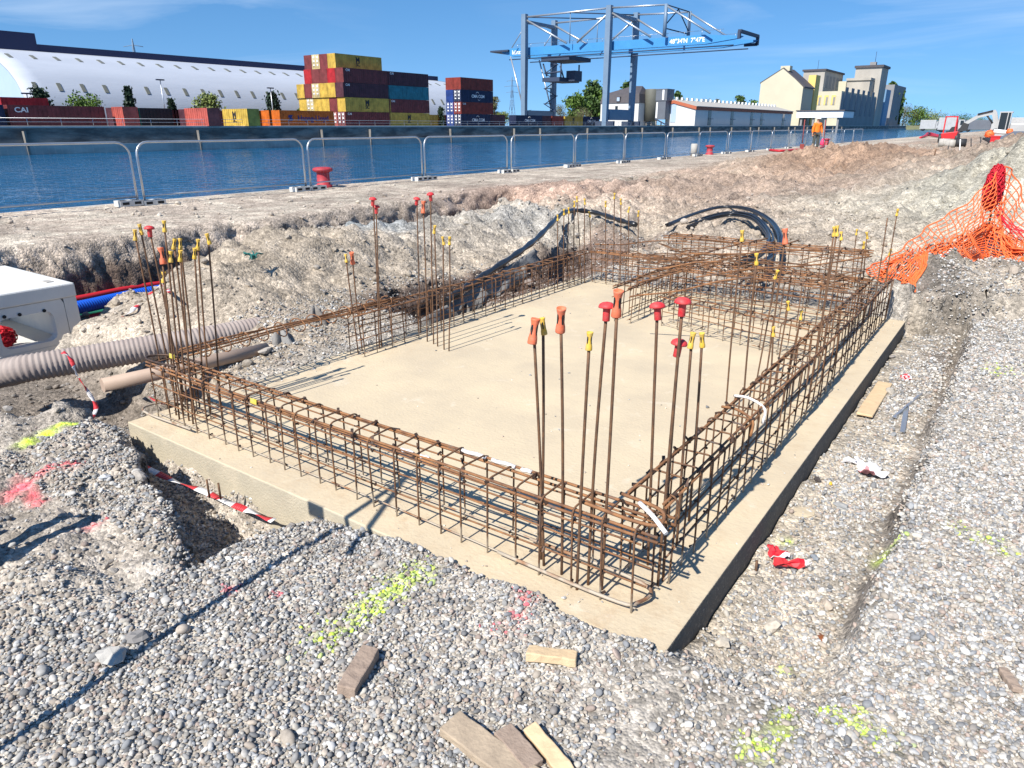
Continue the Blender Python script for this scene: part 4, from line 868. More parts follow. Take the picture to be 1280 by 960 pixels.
for k in range(9):
    a = npost + Vector((0.0, -.05, .56 + r0.uniform(-.05, .08))); b_ = npost + Vector((.28 + r0.uniform(-.04, .06), -.1, .30 + r0.uniform(-.06, .06))); m_ = a.lerp(b_, .5) + Vector((0, 0, r0.uniform(-.06, .02)))
    q.tube(smooth_path([a, m_, b_], 4), .0045, 4, cap=False)
tag(q.build('loose_strands', M['rednet'], rb, loc=(-rb.location.x, -rb.location.y, -rb.location.z)), 'red strands trailing to the right')
rb.rotation_euler = (0, 0, 0)
# ------------------------------------------------------------------ timber offcuts and small finds
def plank(name, a, b_, w, h, mats, label, cat='timber', z=.0, roll=0., bev=.004, dz=0.):
    A, B_ = az(*a, z + h * .5), az(*b_, z + h * .5)
    for _ in range(5): c = (A + B_) / 2; zz = gh(c.x, c.y) + h * .5; A, B_ = az(*a, zz), az(*b_, zz)
    c = (A + B_) / 2; d = B_ - A; g0 = gh(c.x, c.y)
    q = MB(); q.box((0, 0, 0), (d.length, w, h))
    me = bmesh.new(); mm_ = q.mesh(name, mats); me.from_mesh(mm_)
    bmesh.ops.subdivide_edges(me, edges=[e for e in me.edges if e.calc_length() > d.length * .9], cuts=6)
    for v in me.verts: v.co += Vector((random.uniform(-1, 1), random.uniform(-1, 1), random.uniform(-1, 1))) * .0022
    me.to_mesh(mm_); me.free()
    o = link_mesh(name, mm_, None, loc=(c.x, c.y, max(c.z, g0 + h * .5 + .006) + dz), rot=(roll, -math.asin(max(-1, min(1, d.z / d.length))) if d.length else 0, math.atan2(d.y, d.x)))
    b = o.modifiers.new('bevel', 'BEVEL'); b.width = bev; b.segments = 2
    return tag(o, label, cat, 'timber offcuts on the gravel')
plank('timber_block', (432, 868), (464, 816), .062, .045, M['wood3'], 'rough brown timber block lying alone on the gravel', roll=.06)
plank('timber_block', (659, 818), (721, 826), .05, .032, M['wood2'], 'short pale timber offcut near the slab corner', roll=-.1)
plank('timber_board', (562, 905), (670, 985), .085, .03, M['wood'], 'long weathered board with a knot at the bottom edge', roll=.05)
plank('timber_offcut', (628, 915), (668, 962), .06, .028, M['wood3'], 'small brown wedge of wood between two boards at the bottom edge')
plank('timber_board', (662, 912), (712, 972), .045, .026, M['wood2'], 'pale fresh board pointing off the bottom edge', roll=.2)
plank('timber_board', (1080, 520), (1106, 480), .10, .018, M['wood2'], 'pale flat board lying beside the right slab face')
plank('timber_strip', (1252, 838), (1272, 866), .03, .02, M['wood3'], 'small reddish brown strip of wood at the right edge')
# crumpled litter
def crumple(name, px, py, sz, mats, label, cat, seed, flat=.5, nf=1):
    r0 = random.Random(seed); bm = bmesh.new(); bmesh.ops.create_icosphere(bm, subdivisions=2, radius=1)
    for v in bm.verts: v.co = Vector((v.co.x * sz[0], v.co.y * sz[1], v.co.z * sz[2])) * r0.uniform(.6, 1.15)
    me = bpy.data.meshes.new(name); bm.to_mesh(me); bm.free()
    for m_ in mats: me.materials.append(m_)
    if len(mats) > 1: me.polygons.foreach_set('material_index', [r0.randrange(len(mats)) if r0.random() < .35 else (0 if p_.center.x < .2 * sz[0] else len(mats) - 1) for p_ in me.polygons])
    v = gp(px, py, sz[2] * .6); return tag(link_mesh(name, me, None, loc=v, rot=(0, 0, r0.uniform(0, 6))), label, cat)
# squashed red carton: a folded printed panel and a crushed half, and a torn wrapper
M['pinkl'] = PM('pink_print', (.55, .12, .14), .5, 0, (.7, .6, .6), 30)
def sheet_piece(name, w, l, mats, parent, loc, rz, seed, amp=.02, n=7, edge=None):
    r0 = random.Random(seed); q = MB(); hts = {}
    for i in range(n):
        for k in range(n):
            u, v = i / (n - 1) - .5, k / (n - 1) - .5; taper = 1 - .35 * (v + .5)
            q.v.append((u * w * taper + r0.uniform(-.006, .006), v * l + r0.uniform(-.006, .006), abs(amp * math.sin(u * 5 + seed) + amp * .8 * math.sin(v * 6 + seed * 2)) + r0.uniform(0, amp * .5)))
    for i in range(n - 1):
        for k in range(n - 1):
            q.f.append((i * n + k, (i + 1) * n + k, (i + 1) * n + k + 1, i * n + k + 1)); q.sm.append(False); q.m.append(edge(i, k) if edge else 0)
    o = q.build(name, mats, parent, loc=loc, rot=(0, 0, rz)); s_ = o.modifiers.new('thickness', 'SOLIDIFY'); s_.thickness = .002; return o
v = gp(975, 705, .008); rp = thing('crushed_carton', 'crushed red and white drink carton beside the right slab face', 'litter', v, .3)
sheet_piece('printed_panel', .085, .085, [M['tape_red'], M['litter'], M['rednet']], rp, (-.015, .06, 0), .4, 3, .016, 7, lambda i, k: 1 if k == 0 else (2 if (i + k) % 3 == 0 else 0))
sheet_piece('crushed_half', .05, .15, [M['tape_red'], M['litter'], M['rednet']], rp, (.045, -.02, 0), -1.25, 5, .02, 7, lambda i, k: 1 if k == 5 else (2 if i == 3 else 0))
v = gp(1080, 590, .01); wl = thing('torn_wrapper', 'torn white and red plastic wrapper on the gravel right of the slab', 'litter', v, .2)
sheet_piece('sheet', .13, .16, [M['litter'], M['pinkl']], wl, (.02, -.02, 0), .5, 7, .03, 8, lambda i, k: 1 if (i < 3 and k < 4) else 0)
sheet_piece('flap', .13, .05, [M['litter'], M['galv']], wl, (-.06, .07, .0), .1, 9, .015, 6, lambda i, k: 1 if k == 2 else 0)
crumple('crumpled_tape', 1132, 474, (.05, .035, .025), [M['litter'], M['tape_red']], 'small crumple of red and white tape near the far board', 'litter', 5)
crumple('dead_leaf', 1026, 798, (.028, .018, .006), [PM('dead_leaf_brown', (.22, .07, .02), .7)], 'curled rust brown dead leaf on the right gravel', 'leaf', 6)
crumple('dropped_cap', 1038, 606, (.018, .012, .012), [M['yellow_cap']], 'yellow plastic cap dropped on the gravel right of the slab', 'cap', 7)
crumple('dark_stone', 1021, 602, (.024, .02, .018), [PM('dark_stone', (.06, .05, .045), .9)], 'dark brown stone beside the dropped yellow cap', 'stone', 8)
crumple('blue_grey_stone', 1017, 699, (.026, .017, .015), [PM('bluish_stone', (.2, .22, .24), .8)], 'blue grey stone above the crushed red carton', 'stone', 9)
crumple('flat_stone', 1052, 634, (.05, .03, .012), [PM('flat_grey_stone', (.28, .28, .27), .9)], 'flat grey stone below the torn wrapper', 'stone', 10)
crumple('concrete_lump', 140, 826, (.055, .045, .035), [M['greyc']], 'rough grey lump of concrete on the left gravel', 'concrete lump', 12)
crumple('concrete_lump', 172, 800, (.04, .03, .022), [PM('grey_lump', (.2, .19, .18), .9)], 'smaller dark lump beside the grey concrete lump on left gravel', 'concrete lump', 13)
crumple('pale_stone', 132, 600, (.035, .022, .018), [PM('pale_stone', (.42, .43, .44), .8)], 'large pale blue grey stone on the mound lip', 'stone', 14)
crumple('concrete_splash', 1003, 640, (.07, .06, .006), [M['concrete']], 'flat pale splash of dried concrete right of the slab', 'concrete lump', 15)
q = MB()
for a, b_ in (((1118, 522), (1150, 494)), ((1128, 540), (1133, 508))):
    A, B_ = az(*a, -.15), az(*b_, -.14); q.bar(A, B_, .028, .004); q.bar(A + Vector((.012, 0, .012)), B_ + Vector((.012, 0, .012)), .004, .024)
tag(q.build('angle_profile', M['galv']), 'bent grey metal angle profiles on the ground right of the slab', 'metal profile')
q = MB(); v = gp(945, 715, 0); q.tube([(v[0], v[1], v[2] - .02), (v[0] - .005, v[1] + .01, v[2] + .05)], .006, 6); tag(q.build('form_stake', M['starter']), 'short dark steel peg at the foot of the right slab face', 'peg')
for i, (px, py, h_) in enumerate([(262, 612, .05), (276, 614, .04)]):
    v = az(px, py + 10, -.1); tag(MB().tube([v, v + Vector((0, 0, h_ + .05))], .006, 6).build('form_peg', M['starter']), ['left of two thin pegs in the hole below the slab front', 'right of two thin pegs in the hole below the slab front'][i], 'peg')
q = MB(); r0 = random.Random(3); v0 = Vector(gp(318, 328, .05))
for k in range(14):
    a = r0.uniform(0, 6.28); q.tube(smooth_path([(0, 0, 0), (.05 * math.cos(a), .05 * math.sin(a), .03), (r0.uniform(.04, .11) * math.cos(a), r0.uniform(.04, .11) * math.sin(a), r0.uniform(-.02, .05))], 3), .006, 4)
q.lathe([(.01, -.02), (.03, 0), (.025, .02), (.01, .03)], n=8)
tag(q.build('green_twine', PM('green_twine', (.02, .13, .11), .5), loc=v0), 'knot of dark green twine on top of the spoil heap', 'twine')
# ------------------------------------------------------------------ pallet at the left edge and unseen stand, both made up to cast shadows
pl = thing('added_shadow_pallet', 'dark reddish pallet added at the left edge of the mound to cast striped shadows', 'pallet', (-3.30, .62, .03), R(12))
for x_, h_ in ((.25, .46), (.14, .44), (-.02, .22), (-.14, .24), (-.25, .2)):
    q = MB(); q.box((0, 0, 0), (.062, .022, h_)); q.build('slat', M['wood3'], pl, loc=(x_, .02, h_ / 2 + .01), rot=(R(-6), 0, 0))
for z_ in (.05, .17):
    q = MB(); q.box((0, 0, 0), (.60, .05, .055)); q.build('bearer', M['wood3'], pl, loc=(0, -.035, z_))
st_ = thing('added_shadow_stand', 'unseen tilted steel stand with bracket and plate, added left of the camera for its shadow', 'stand', (-2.02, .05, 0))
top_ = Vector((-.32, .55, 1.75))
MB().tube([(0, 0, 0), top_], .016, 8).build('pole', M['galv'], st_)
MB().tube([top_ * .97, top_ * .97 + Vector((.30, .0, -.62))], .015, 8).build('bracket', M['galv'], st_)
q = MB(); q.box((0, 0, 0), (.11, .02, .06)); q.build('plate', M['galv'], st_, loc=(-.46, .42, 1.35))
q = MB(); q.box((0, 0, .0), (.34, .34, .05)); q.build('base', M['greyc'], st_, loc=(0, 0, .02))

# ------------------------------------------------------------------ far bank: helpers
def hy(px, x): return ax(px, 157, x).y
def fx(px, y): return ay(px, 157, y).x
def fzz(px, py, y): return ay(px, py, y).z
def fzx(px, py, x): return ax(px, py, x).z
def paint(name, hexc, rough=.6, var=.2, scale=.9):
    c = hx(hexc); return PM(name, c, rough, 0, tuple(v * (1 - var * 3) for v in c), scale, amount=.7)
CC = {'maroon': paint('maroon_steel', '7d3a3a'), 'dark maroon': paint('dark_maroon_steel', '56303a'), 'red': paint('red_steel', 'b3252c'), 'yellow': paint('yellow_steel', 'cfae4c'), 'cream': paint('cream_steel', 'cdbb84'),
      'orange': paint('orange_steel', 'cf6a1e'), 'blue': paint('blue_steel', '1e3f86'), 'navy': paint('navy_steel', '1c2a4c'), 'teal': paint('teal_steel', '2f7f8c'), 'red brown': paint('red_brown_steel', '8a352a'),
      'salmon': paint('salmon_steel', 'b8594e'), 'green': paint('green_steel', '1f6b54'), 'olive': paint('olive_yellow_steel', 'b79a3c'), 'black': paint('black_steel', '26262a')}
M['letter_w'] = PM('white_lettering', (.75, .75, .75), .6); M['letter_k'] = PM('black_lettering', (.02, .02, .025), .6); M['letter_b'] = PM('blue_lettering', (.02, .03, .16), .6)
CM = {}
def cont_mesh(col, Ln):
    k = (col, Ln)
    if k in CM: return CM[k]
    q = MB(); H, W = 2.55, 2.2
    q.b2((-W + .05, .05, .1), (-.05, Ln - .05, H - .05)); n = int(Ln / .56)
    for i in range(n): yy = .25 + i * (Ln - .5) / n; q.b2((-.051, yy, .15), (-.012, yy + .30, H - .1))
    for i in range(5): xx = -W + .2 + i * .38; q.b2((xx, .015, .15), (xx + .24, .049, H - .1))
    body = q.mesh('body', CC[col]); q = MB()
    for xx in (-W, -.14):
        for yy in (0, Ln - .14): q.b2((xx, yy, 0), (xx + .14, yy + .14, H))
    for zz in (0, H - .1):
        for xx in (-W + .01, -.11): q.b2((xx, .14, zz + .003), (xx + .1, Ln - .14, zz + .1))
        for yy in (.01, Ln - .11): q.b2((-W + .14, yy, zz + .006), (-.14, yy + .1, zz + .1))
    fr_ = q.mesh('corner_frame', CC[col]); q = MB()
    for xx in (-1.85, -1.4, -.8, -.35): q.tube([(xx, -.02, .15), (xx, -.02, H - .1)], .035, 5)
    for xx in (-1.6, -.6):
        for zz in (.6, 1.3, 2.0): q.b2((xx - .2, -.03, zz), (xx + .25, -.005, zz + .22))
    bars = q.mesh('lock_bars', M['letter_w'])
    CM[k] = (body, fr_, bars); return CM[k]
TXT = {}
def txt(s_, size, mat, sx=1.):
    k = (s_, size, mat.name, sx)
    if k not in TXT: TXT[k] = text_mesh(s_, size, mat, .01, True, sx)
    return TXT[k]
def container(col, x, y, z, label, Ln=12.19, logo=None, doors=False, rz=0, group='stacked shipping containers'):
    body, fr_, bars = cont_mesh(col, Ln)
    r_ = thing('shipping_container', label, 'container', (x, y, z), rz, group)
    link_mesh('body', body, r_); link_mesh('corner_frame', fr_, r_)
    if doors: link_mesh('lock_bars', bars, r_)
    sd = (R(90), 0, R(90))
    if logo == 'msc':
        link_mesh('lettering', txt('M', 1.35, M['letter_k']), r_, loc=(.0, Ln * .47, 1.65), rot=sd); link_mesh('lettering', txt('SC', .9, M['letter_k']), r_, loc=(.0, Ln * .47, .85), rot=sd)
    elif logo == 'msc_end': link_mesh('lettering', txt('M', 1.35, M['letter_k']), r_, loc=(0, Ln * .47, 1.65), rot=sd); link_mesh('lettering', txt('SC', .9, M['letter_k']), r_, loc=(0, Ln * .47, .85), rot=sd)
    elif logo == 'hapag':
        link_mesh('lettering', txt('Hapag-Lloyd', 1.25, M['letter_b'], 1.12), r_, loc=(0, 7.3, 1.25), rot=sd)
        q = MB(); q.prism([(-.55, -.5), (.35, -.5), (.6, -.1), (.2, 0), (.6, .5), (-.3, .5), (-.5, .1), (-.1, 0)], 'x', -.01, .012); q.build('emblem', M['letter_b'], r_, loc=(0, 2.2, 1.3))
    elif logo == 'cma':
        link_mesh('lettering', txt('CMA CGM', .95, M['letter_w'], 1.1), r_, loc=(0, Ln * .52, 1.25), rot=sd)
        q = MB(); q.tube(smooth_path([(.005, -.55, 0), (.005, -.2, .22), (.005, .2, .22), (.005, .55, 0)], 4), .06, 4); q.build('emblem', M['letter_w'], r_, loc=(0, Ln * .5, 1.95))
        q = MB(); q.tube(smooth_path([(.005, -.4, .1), (.005, 0, -.1), (.005, .4, .05)], 4), .05, 4); q.build('emblem', M['letter_w'], r_, loc=(0, Ln * .55, .5))
    elif logo == 'cai': link_mesh('lettering', txt('CAI', .85, M['letter_w'], 1.2), r_, loc=(0, 1.6, 1.95), rot=sd)
    elif logo == 'small': link_mesh('lettering', txt('CAI', .55, M['letter_w'], 1.2), r_, loc=(0, 1.2, 2.15), rot=sd)
    return r_
CX, CH = -110., 2.59; LV = ['ground level', 'second level', 'third level', 'fourth level', 'top level']
ysA = hy(433, CX)
stackA = [[('maroon', 'small', 1), ('salmon', None, 1), ('yellow', None, 0), ('yellow', None, 0), ('maroon', None, 0), ('yellow', None, 0)],
          [('yellow', 'msc', 0), ('maroon', None, 0), ('yellow', None, 0), ('yellow', None, 0), ('cream', None, 1), ('yellow', None, 0)],
          [('dark maroon', 'small', 0), ('yellow', None, 0), ('yellow', None, 0), ('cream', None, 1), ('maroon', None, 0), ('yellow', None, 0)],
          [('maroon', 'small', 0), ('red', None, 0), ('maroon', None, 0), ('maroon', None, 0), ('red', None, 0), ('maroon', None, 0)],
          [None, ('yellow', 'msc', 0), ('maroon', None, 0), ('cream', None, 1), ('maroon', None, 0), None]]
for lv, row in enumerate(stackA):
    if lv == 3: row = [row[0]] + row[1:5] + [None]
    for k, e in enumerate(row):
        if e is None: continue
        front = 'front row' if k == 0 else f'{ORD[k]} row back'
        container(e[0], CX - k * 2.26, ysA + (0.15 if lv % 2 else -.1) + (.6 if lv == 4 else 0), FZ + lv * CH, f'{e[0]} container, {LV[lv]}, {front}, of the tallest stack', logo=e[1], doors=bool(e[2]))
ysB = hy(488, CX)
for lv, (c_, lg) in enumerate([('yellow', 'msc'), ('maroon', 'small'), ('teal', None), ('dark maroon', 'small')]):
    container(c_, CX, ysB, FZ + lv * CH, f'{c_} container, {LV[lv]} of the four-high stack right of the tallest stack', logo=lg)
ysC = hy(577, CX)
for lv, ((c_, lg, d_), (c2, d2)) in enumerate([(('navy', 'cma', 1), ('blue', 1)), (('red brown', 'small', 1), ('blue', 1)), (('navy', 'cma', 1), ('blue', 0)), (('red brown', None, 0), ('red brown', 0))]):
    container(c_, CX, ysC, FZ + lv * CH, f'{c_} container, {LV[lv]}, front of the stack left of the crane', logo=lg, doors=bool(d_))
    container(c2, CX - 2.26, ysC, FZ + lv * CH, f'{c2} container, {LV[lv]}, behind in the stack left of the crane', doors=bool(d2))
for (px, c_, Ln, lg, lab, dx) in [(613, 'dark maroon', 6.06, None, 'low dark maroon container right of the stack by the crane', 0), (645, 'navy', 12.19, 'cma', 'navy container on the ground below the left crane leg', 0), (677.5, 'dark maroon', 4.5, None, 'short dark container between navy and red brown ones', -1), (690, 'red brown', 6.06, None, 'red brown container behind the crane stair tower', -1),
        (706, 'olive', 10, 'msc', 'yellow container on the ground between the crane legs', -1), (729, 'navy', 9.5, 'cma', 'dark navy container left of the right crane leg', -1)]:
    container(c_, CX + dx, hy(px, CX + dx), FZ, lab, Ln, lg)
hyH = hy(351, CX + 1.5)
for k in range(3): container('orange', CX + 1.5 - k * 2.9, hyH, FZ, ['orange container with large dark lettering, front of its row', 'plain orange container behind the lettered one', 'rearmost orange container of the row of three'][k], logo='hapag' if k == 0 else None)
container('maroon', CX + 1, hy(14, CX + 1), FZ, 'long maroon container with white letters at the left edge', logo='cai')
container('navy', CX + 1, hy(14, CX + 1) - 12.6, FZ, 'dark blue container cut by the left edge of the view')
container('red', CX - 8, hy(8, CX - 8), FZ + 1.2, 'red container end above the dark blue one at left', 6.06)
for (px, c_, lab, lg, Ln) in [(143, 'salmon', 'salmon container side lit by the sun, right of the long maroon one', None, 3.0), (233, 'salmon', 'pinkish salmon container side left of the bright yellow one', None, 6.06), (280, 'yellow', 'bright yellow container with its long side lit by the sun', 'msc_end', 6.6)]:
    yy = hy(px, CX + .5); container(c_, CX + .5, yy + .0, FZ, lab, Ln, lg, rz=R(-90))
for (px, c_, Ln, lab, dx, dz) in [(145, 'dark maroon', 6.06, 'dark container between the salmon and green ones', -3, 0), (156, 'green', 2.6, 'small dark green container in the low row', -1.5, 0), (170, 'black', 6.06, 'black container with pale marks in the low row', -1.5, 0), (235, 'dark maroon', 6.06, 'dark maroon container behind the bright yellow one', -4, 0), (285, 'olive', 12.19, 'olive container left of the orange row', -9, 0),
        (292, 'black', 2.6, 'small black container left of the orange row', -1, 0), (158, 'maroon', 12.19, 'maroon container in the back row above the black one', -9, .9), (200, 'maroon', 12.19, 'maroon container in the back row above the pinkish one', -9, .8), (243, 'red brown', 12.19, 'red brown container in the back row above the yellow one', -9.5, .7), (534, 'yellow', 6.06, 'yellow container behind the gap between two stacks', -14, 0), (548, 'red brown', 6.06, 'small red brown container behind the gap between two stacks', -14, 0)]:
    container(c_, CX + dx, hy(px, CX + dx), FZ + dz * 0, lab, Ln, group='low row of containers')

# ------------------------------------------------------------------ arched warehouse
M['whiteroof'] = PM('white_sheet_roof', (.42, .45, .50), .6, 0, (.34, .37, .42), .12, .1, 2, stretch=(1, .3, 3))
M['navyroof'] = PM('navy_ridge', (.025, .03, .075), .6)
M['palegable'] = PM('pale_blue_cladding', (.36, .46, .6), .6, 0, (.32, .42, .55), .3)
prof = [(-129.4, FZ), (-129.9, 3.2), (-130.34, 4.58), (-131, 6.), (-132.5, 8.2), (-134.6, 9.9), (-136.9, 11.1), (-140.5, 12.5), (-144.7, 13.5), (-149, 14.05)]
full = prof + [(-304 - x, z) for x, z in prof[::-1]]
wy0, wy1 = 53., 172.
wh = thing('arched_warehouse', 'very long white arched warehouse with dark ridge behind the containers', 'warehouse', (-152, wy0, FZ))
Lx = lambda p_: (p_[0] + 152, p_[1] - FZ)
q = MB(); k = len(full); segs = 34; vs = []
for i in range(segs + 1):
    for p_ in full: u = Lx(p_); vs.append((u[0], (wy1 - wy0) * i / segs, u[1]))
q.add(vs, [(i * k + j, i * k + j + 1, (i + 1) * k + j + 1, (i + 1) * k + j) for i in range(segs) for j in range(k - 1)], True)
o = q.build('roof_shell', M['whiteroof'], wh); s_ = o.modifiers.new('thickness', 'SOLIDIFY'); s_.thickness = .25; s_.offset = -1
q = MB(); q.prism([(Lx(p_)[0] * .985, Lx(p_)[1] * .985) for p_ in full], 'y', .15, .35); q.build('gable', M['palegable'], wh)
q = MB(); q.prism([(Lx(p_)[0] * .985, Lx(p_)[1] * .985) for p_ in full], 'y', wy1 - wy0 - .35, wy1 - wy0 - .15); q.build('gable', M['palegable'], wh)
q = MB(); q.b2((-3.2, .2, 12.2), (3.2, wy1 - wy0 - .2, 13.6)); q.build('ridge_cap', M['navyroof'], wh)
q = MB(); q.b2((-3.4, -.2, 12.3), (3.4, 11, 15.3)); q.build('ridge_head', M['navyroof'], wh)
M['skylight'] = PM('dark_skylight', (.16, .16, .13), .4)
def on_arch(z):
    for (a, b_) in zip(prof, prof[1:]):
        if a[1] <= z <= b_[1]:
            u = (z - a[1]) / (b_[1] - a[1]); return a[0] + (b_[0] - a[0]) * u, math.atan2(b_[1] - a[1], b_[0] - a[0])
for z_, h_, off in ((7.5, 1.5, 0), (12.35, 1.7, .4)):
    X_, an = on_arch(z_); q = MB(); q.box((0, 0, 0), (h_, .62, .14)); sm_ = q.mesh('skylight', M['skylight'])
    for i in range(32): link_mesh('skylight', sm_, wh, loc=(X_ + 152 + .04, 2.3 + off + i * 3.65, z_ - FZ), rot=(0, -an, 0))
# ------------------------------------------------------------------ gantry crane
M['craneb'] = PM('crane_light_blue', (.05, .24, .50), .5, 0, (.04, .20, .43), .5); M['craneg'] = PM('crane_blue_grey', (.15, .22, .30), .5, 0, (.12, .18, .26), .5); M['craned'] = PM('crane_dark_steel', (.03, .045, .08), .6)
cr = thing('gantry_crane', 'tall light blue container gantry crane with boom over the water', 'crane', (-121.5, 206.5, FZ))
cxo, cyo = -121.5, 206.5
def cpt(x, y, z): return (x - cxo, y - cyo, z - FZ)
XW, XL, YN, YF = -107., -136., 198., 215.
for (x, y) in ((XW, YN), (XW, YF), (XL, YN), (XL, YF)):
    w_ = .82; q = MB(); a = cpt(x, y, FZ); b_ = cpt(x, y, 33.4)
    vs = [(a[0] + sx_ * w_ * f_, a[1] + sy_ * w_ * f_, z_) for z_, f_ in ((0, .85), (20, 1.), (31.8, .92)) for sx_, sy_ in ((-1, -1), (1, -1), (1, 1), (-1, 1))]
    q.add(vs, [(i * 4 + j, i * 4 + (j + 1) % 4, i * 4 + 4 + (j + 1) % 4, i * 4 + 4 + j) for i in range(2) for j in range(4)] + [(0, 1, 2, 3)[::-1], (8, 9, 10, 11)]); q.build('leg', M['craneg'], cr)
for x in (XW, XL):
    q = MB(); q.b2(cpt(x - .8, YN + 1.2, 3.2), cpt(x + .8, YF - 1.2, 6.2)); q.build('sill_beam', M['craneg'], cr)
    q = MB(); q.prism([(YN - cyo + 1, 30.2), (YF - cyo - 1, 30.2), (YF - cyo - 1, 29.2), (YF - cyo - 4, 28.2 + 1.2), (YN - cyo + 4, 29.4), (YN - cyo + 1, 29.2)][::-1], 'x', x - cxo - .7, x - cxo + .7); q.build('top_portal_beam', M['craneg'], cr)
    for y in (YN, YF):
        q = MB(); q.b2(cpt(x - 3, y - .5, FZ + .02), cpt(x + 3, y + .5, FZ + 1.3)); q.build('bogie', M['craned'], cr)
for y in (200.6, 212.4):
    q = MB(); zt_, zb_ = 24.4, 22.1
    q.prism([(-146 - cxo, zt_ - FZ - .6), (-142 - cxo, zt_ - FZ), (-79 - cxo, zt_ - FZ), (-69 - cxo, zt_ - FZ - .9), (-70 - cxo, zb_ - FZ + .9), (-79 - cxo, zb_ - FZ), (-142 - cxo, zb_ - FZ), (-146 - cxo, zb_ - FZ + 1.2)], 'y', y - cyo - .7, y - cyo + .7); q.build('girder', M['craneb'], cr)
    q = MB(); q.tube([cpt(-143, y - .9, 21.2), cpt(-71, y - .9, 21.4)], .16, 5); q.build('festoon_rail', M['craned'], cr)
    q = MB(); q.tube([cpt(-140, y - .6, 25.4), cpt(-74, y - .6, 25.4)], .05, 4)
    for i in range(14): q.tube([cpt(-140 + 5 * i, y - .6, 24.5), cpt(-140 + 5 * i, y - .6, 25.4)], .05, 4)
    q.build('walkway_rail', M['galv'], cr)
for y in (YN + .3, YF - .3):
    for nm, pts, r_ in [('top_chord', [(XL, y, 32.6), (XW, y, 32.8)], .28), ('top_chord', [(XW, y, 32.8), (-90, y, 32.2)], .26), ('boom_post', [(-90, y, 24.4), (-90, y, 32.4)], .5), ('stay', [(XL, y, 32), (-121, y, 24.6)], .3), ('stay', [(XW, y, 31.8), (-117.5, y, 24.6)], .3), ('stay', [(XW, y, 31.8), (-94, y, 24.6)], .3), ('stay', [(-90, y, 32), (-77.0, y, 24.4)], .26),
            ('hanger', [(-120, y, 24.5), (-120, y, 32.6)], .14), ('stay', [(XL, y, 30.4), (-141, y, 24.4)], .14), ('back_stay', [(-141.5, y, 22), (XL + .4, y, 4)], .22)]:
        MB().tube([cpt(*p_) for p_ in pts], r_, 6).build(nm, M['craneg' if nm in ('boom_post', 'hanger') else 'galv'], cr)
q = MB()
for a, b_ in (((-90, YN, 32.2), (-90, YF, 32.2)), ((-90, YN, 26.5), (-90, YF, 26.5)), ((-90, YN, 27), (-90, 206.5, 32)), ((-90, YF, 27), (-90, 206.5, 32)), ((-120, YN, 32.6), (-107, YF, 32.8)), ((-136, YN, 32.6), (-120, YF, 32.7))): q.tube([cpt(*a), cpt(*b_)], .17, 5)
q.build('top_bracing', M['craned'], cr)
q = MB(); q.b2(cpt(-131, 199.8, 20.3), cpt(-121, 213, 21.5)); q.build('trolley', M['craned'], cr)
q = MB()
for a, b_ in (((-131, 201, 19.6), (-129.6, 201, 16)), ((-131, 211, 19.6), (-129.6, 211, 16)), ((-130, 201, 16.8), (-124, 201, 17.2)), ((-124, 211, 19.6), (-124, 211, 15)), ((-124.5, 201, 19.6), (-124.5, 201, 15.2))): q.tube([cpt(*a), cpt(*b_)], .25, 5)
q.b2(cpt(-130.6, 200, 14.4), cpt(-124.4, 212, 15.6)); q.b2(cpt(-125, 205, 14.6), cpt(-122, 209.5, 17.6)); q.build('spreader_frame', M['craned'], cr)
q = MB()
for k in range(8):
    z_ = 6 + k * 2.35; a = k * 2.2; q.b2(cpt(XL - (2.4 if k % 2 else 0), YF - 2.2, z_), cpt(XL + (0 if k % 2 else 2.6), YF - 1.3, z_ + .25))
    q.bar(cpt(XL + (2.4 if k % 2 == 0 else -2.2), YF - 1.8, z_), cpt(XL + (-2.2 if k % 2 == 0 else 2.4), YF - 1.8, z_ + 2.35), .35, .2); q.tube([cpt(XL + 2.5, YF - 2.1, z_), cpt(XL + 2.5, YF - 2.1, z_ + 1.2)], .06, 4)
q.build('stair', M['craned'], cr)
q = MB()
for a, b_ in (((-69.5, 199, 24.6), (-69.5, 214, 24.6)), ((-69.5, 199, 24.6), (-69.5, 199, 22.8)), ((-69.5, 214, 24.6), (-69.5, 214, 22.4)), ((-69.5, 214, 22.6), (-73, 214, 22.6))): q.bar(cpt(*a), cpt(*b_), .9, .7)
q.build('boom_end_frame', M['craned'], cr)
q = MB(); q.b2(cpt(-150, 199, 23.6), cpt(-143, 213, 24.1)); q.build('rear_platform', M['craned'], cr)
o = link_mesh('lettering', text_mesh("48°34'N  7°47'E", 1.55, M['letter_w'], .02), cr, loc=cpt(-84.0, 199.86, 23.2), rot=(R(90), 0, 0))
o = link_mesh('lettering', text_mesh('künz', 1.7, M['letter_w'], .02), cr, loc=cpt(-140.4, 199.86, 23.2), rot=(R(90), 0, 0))
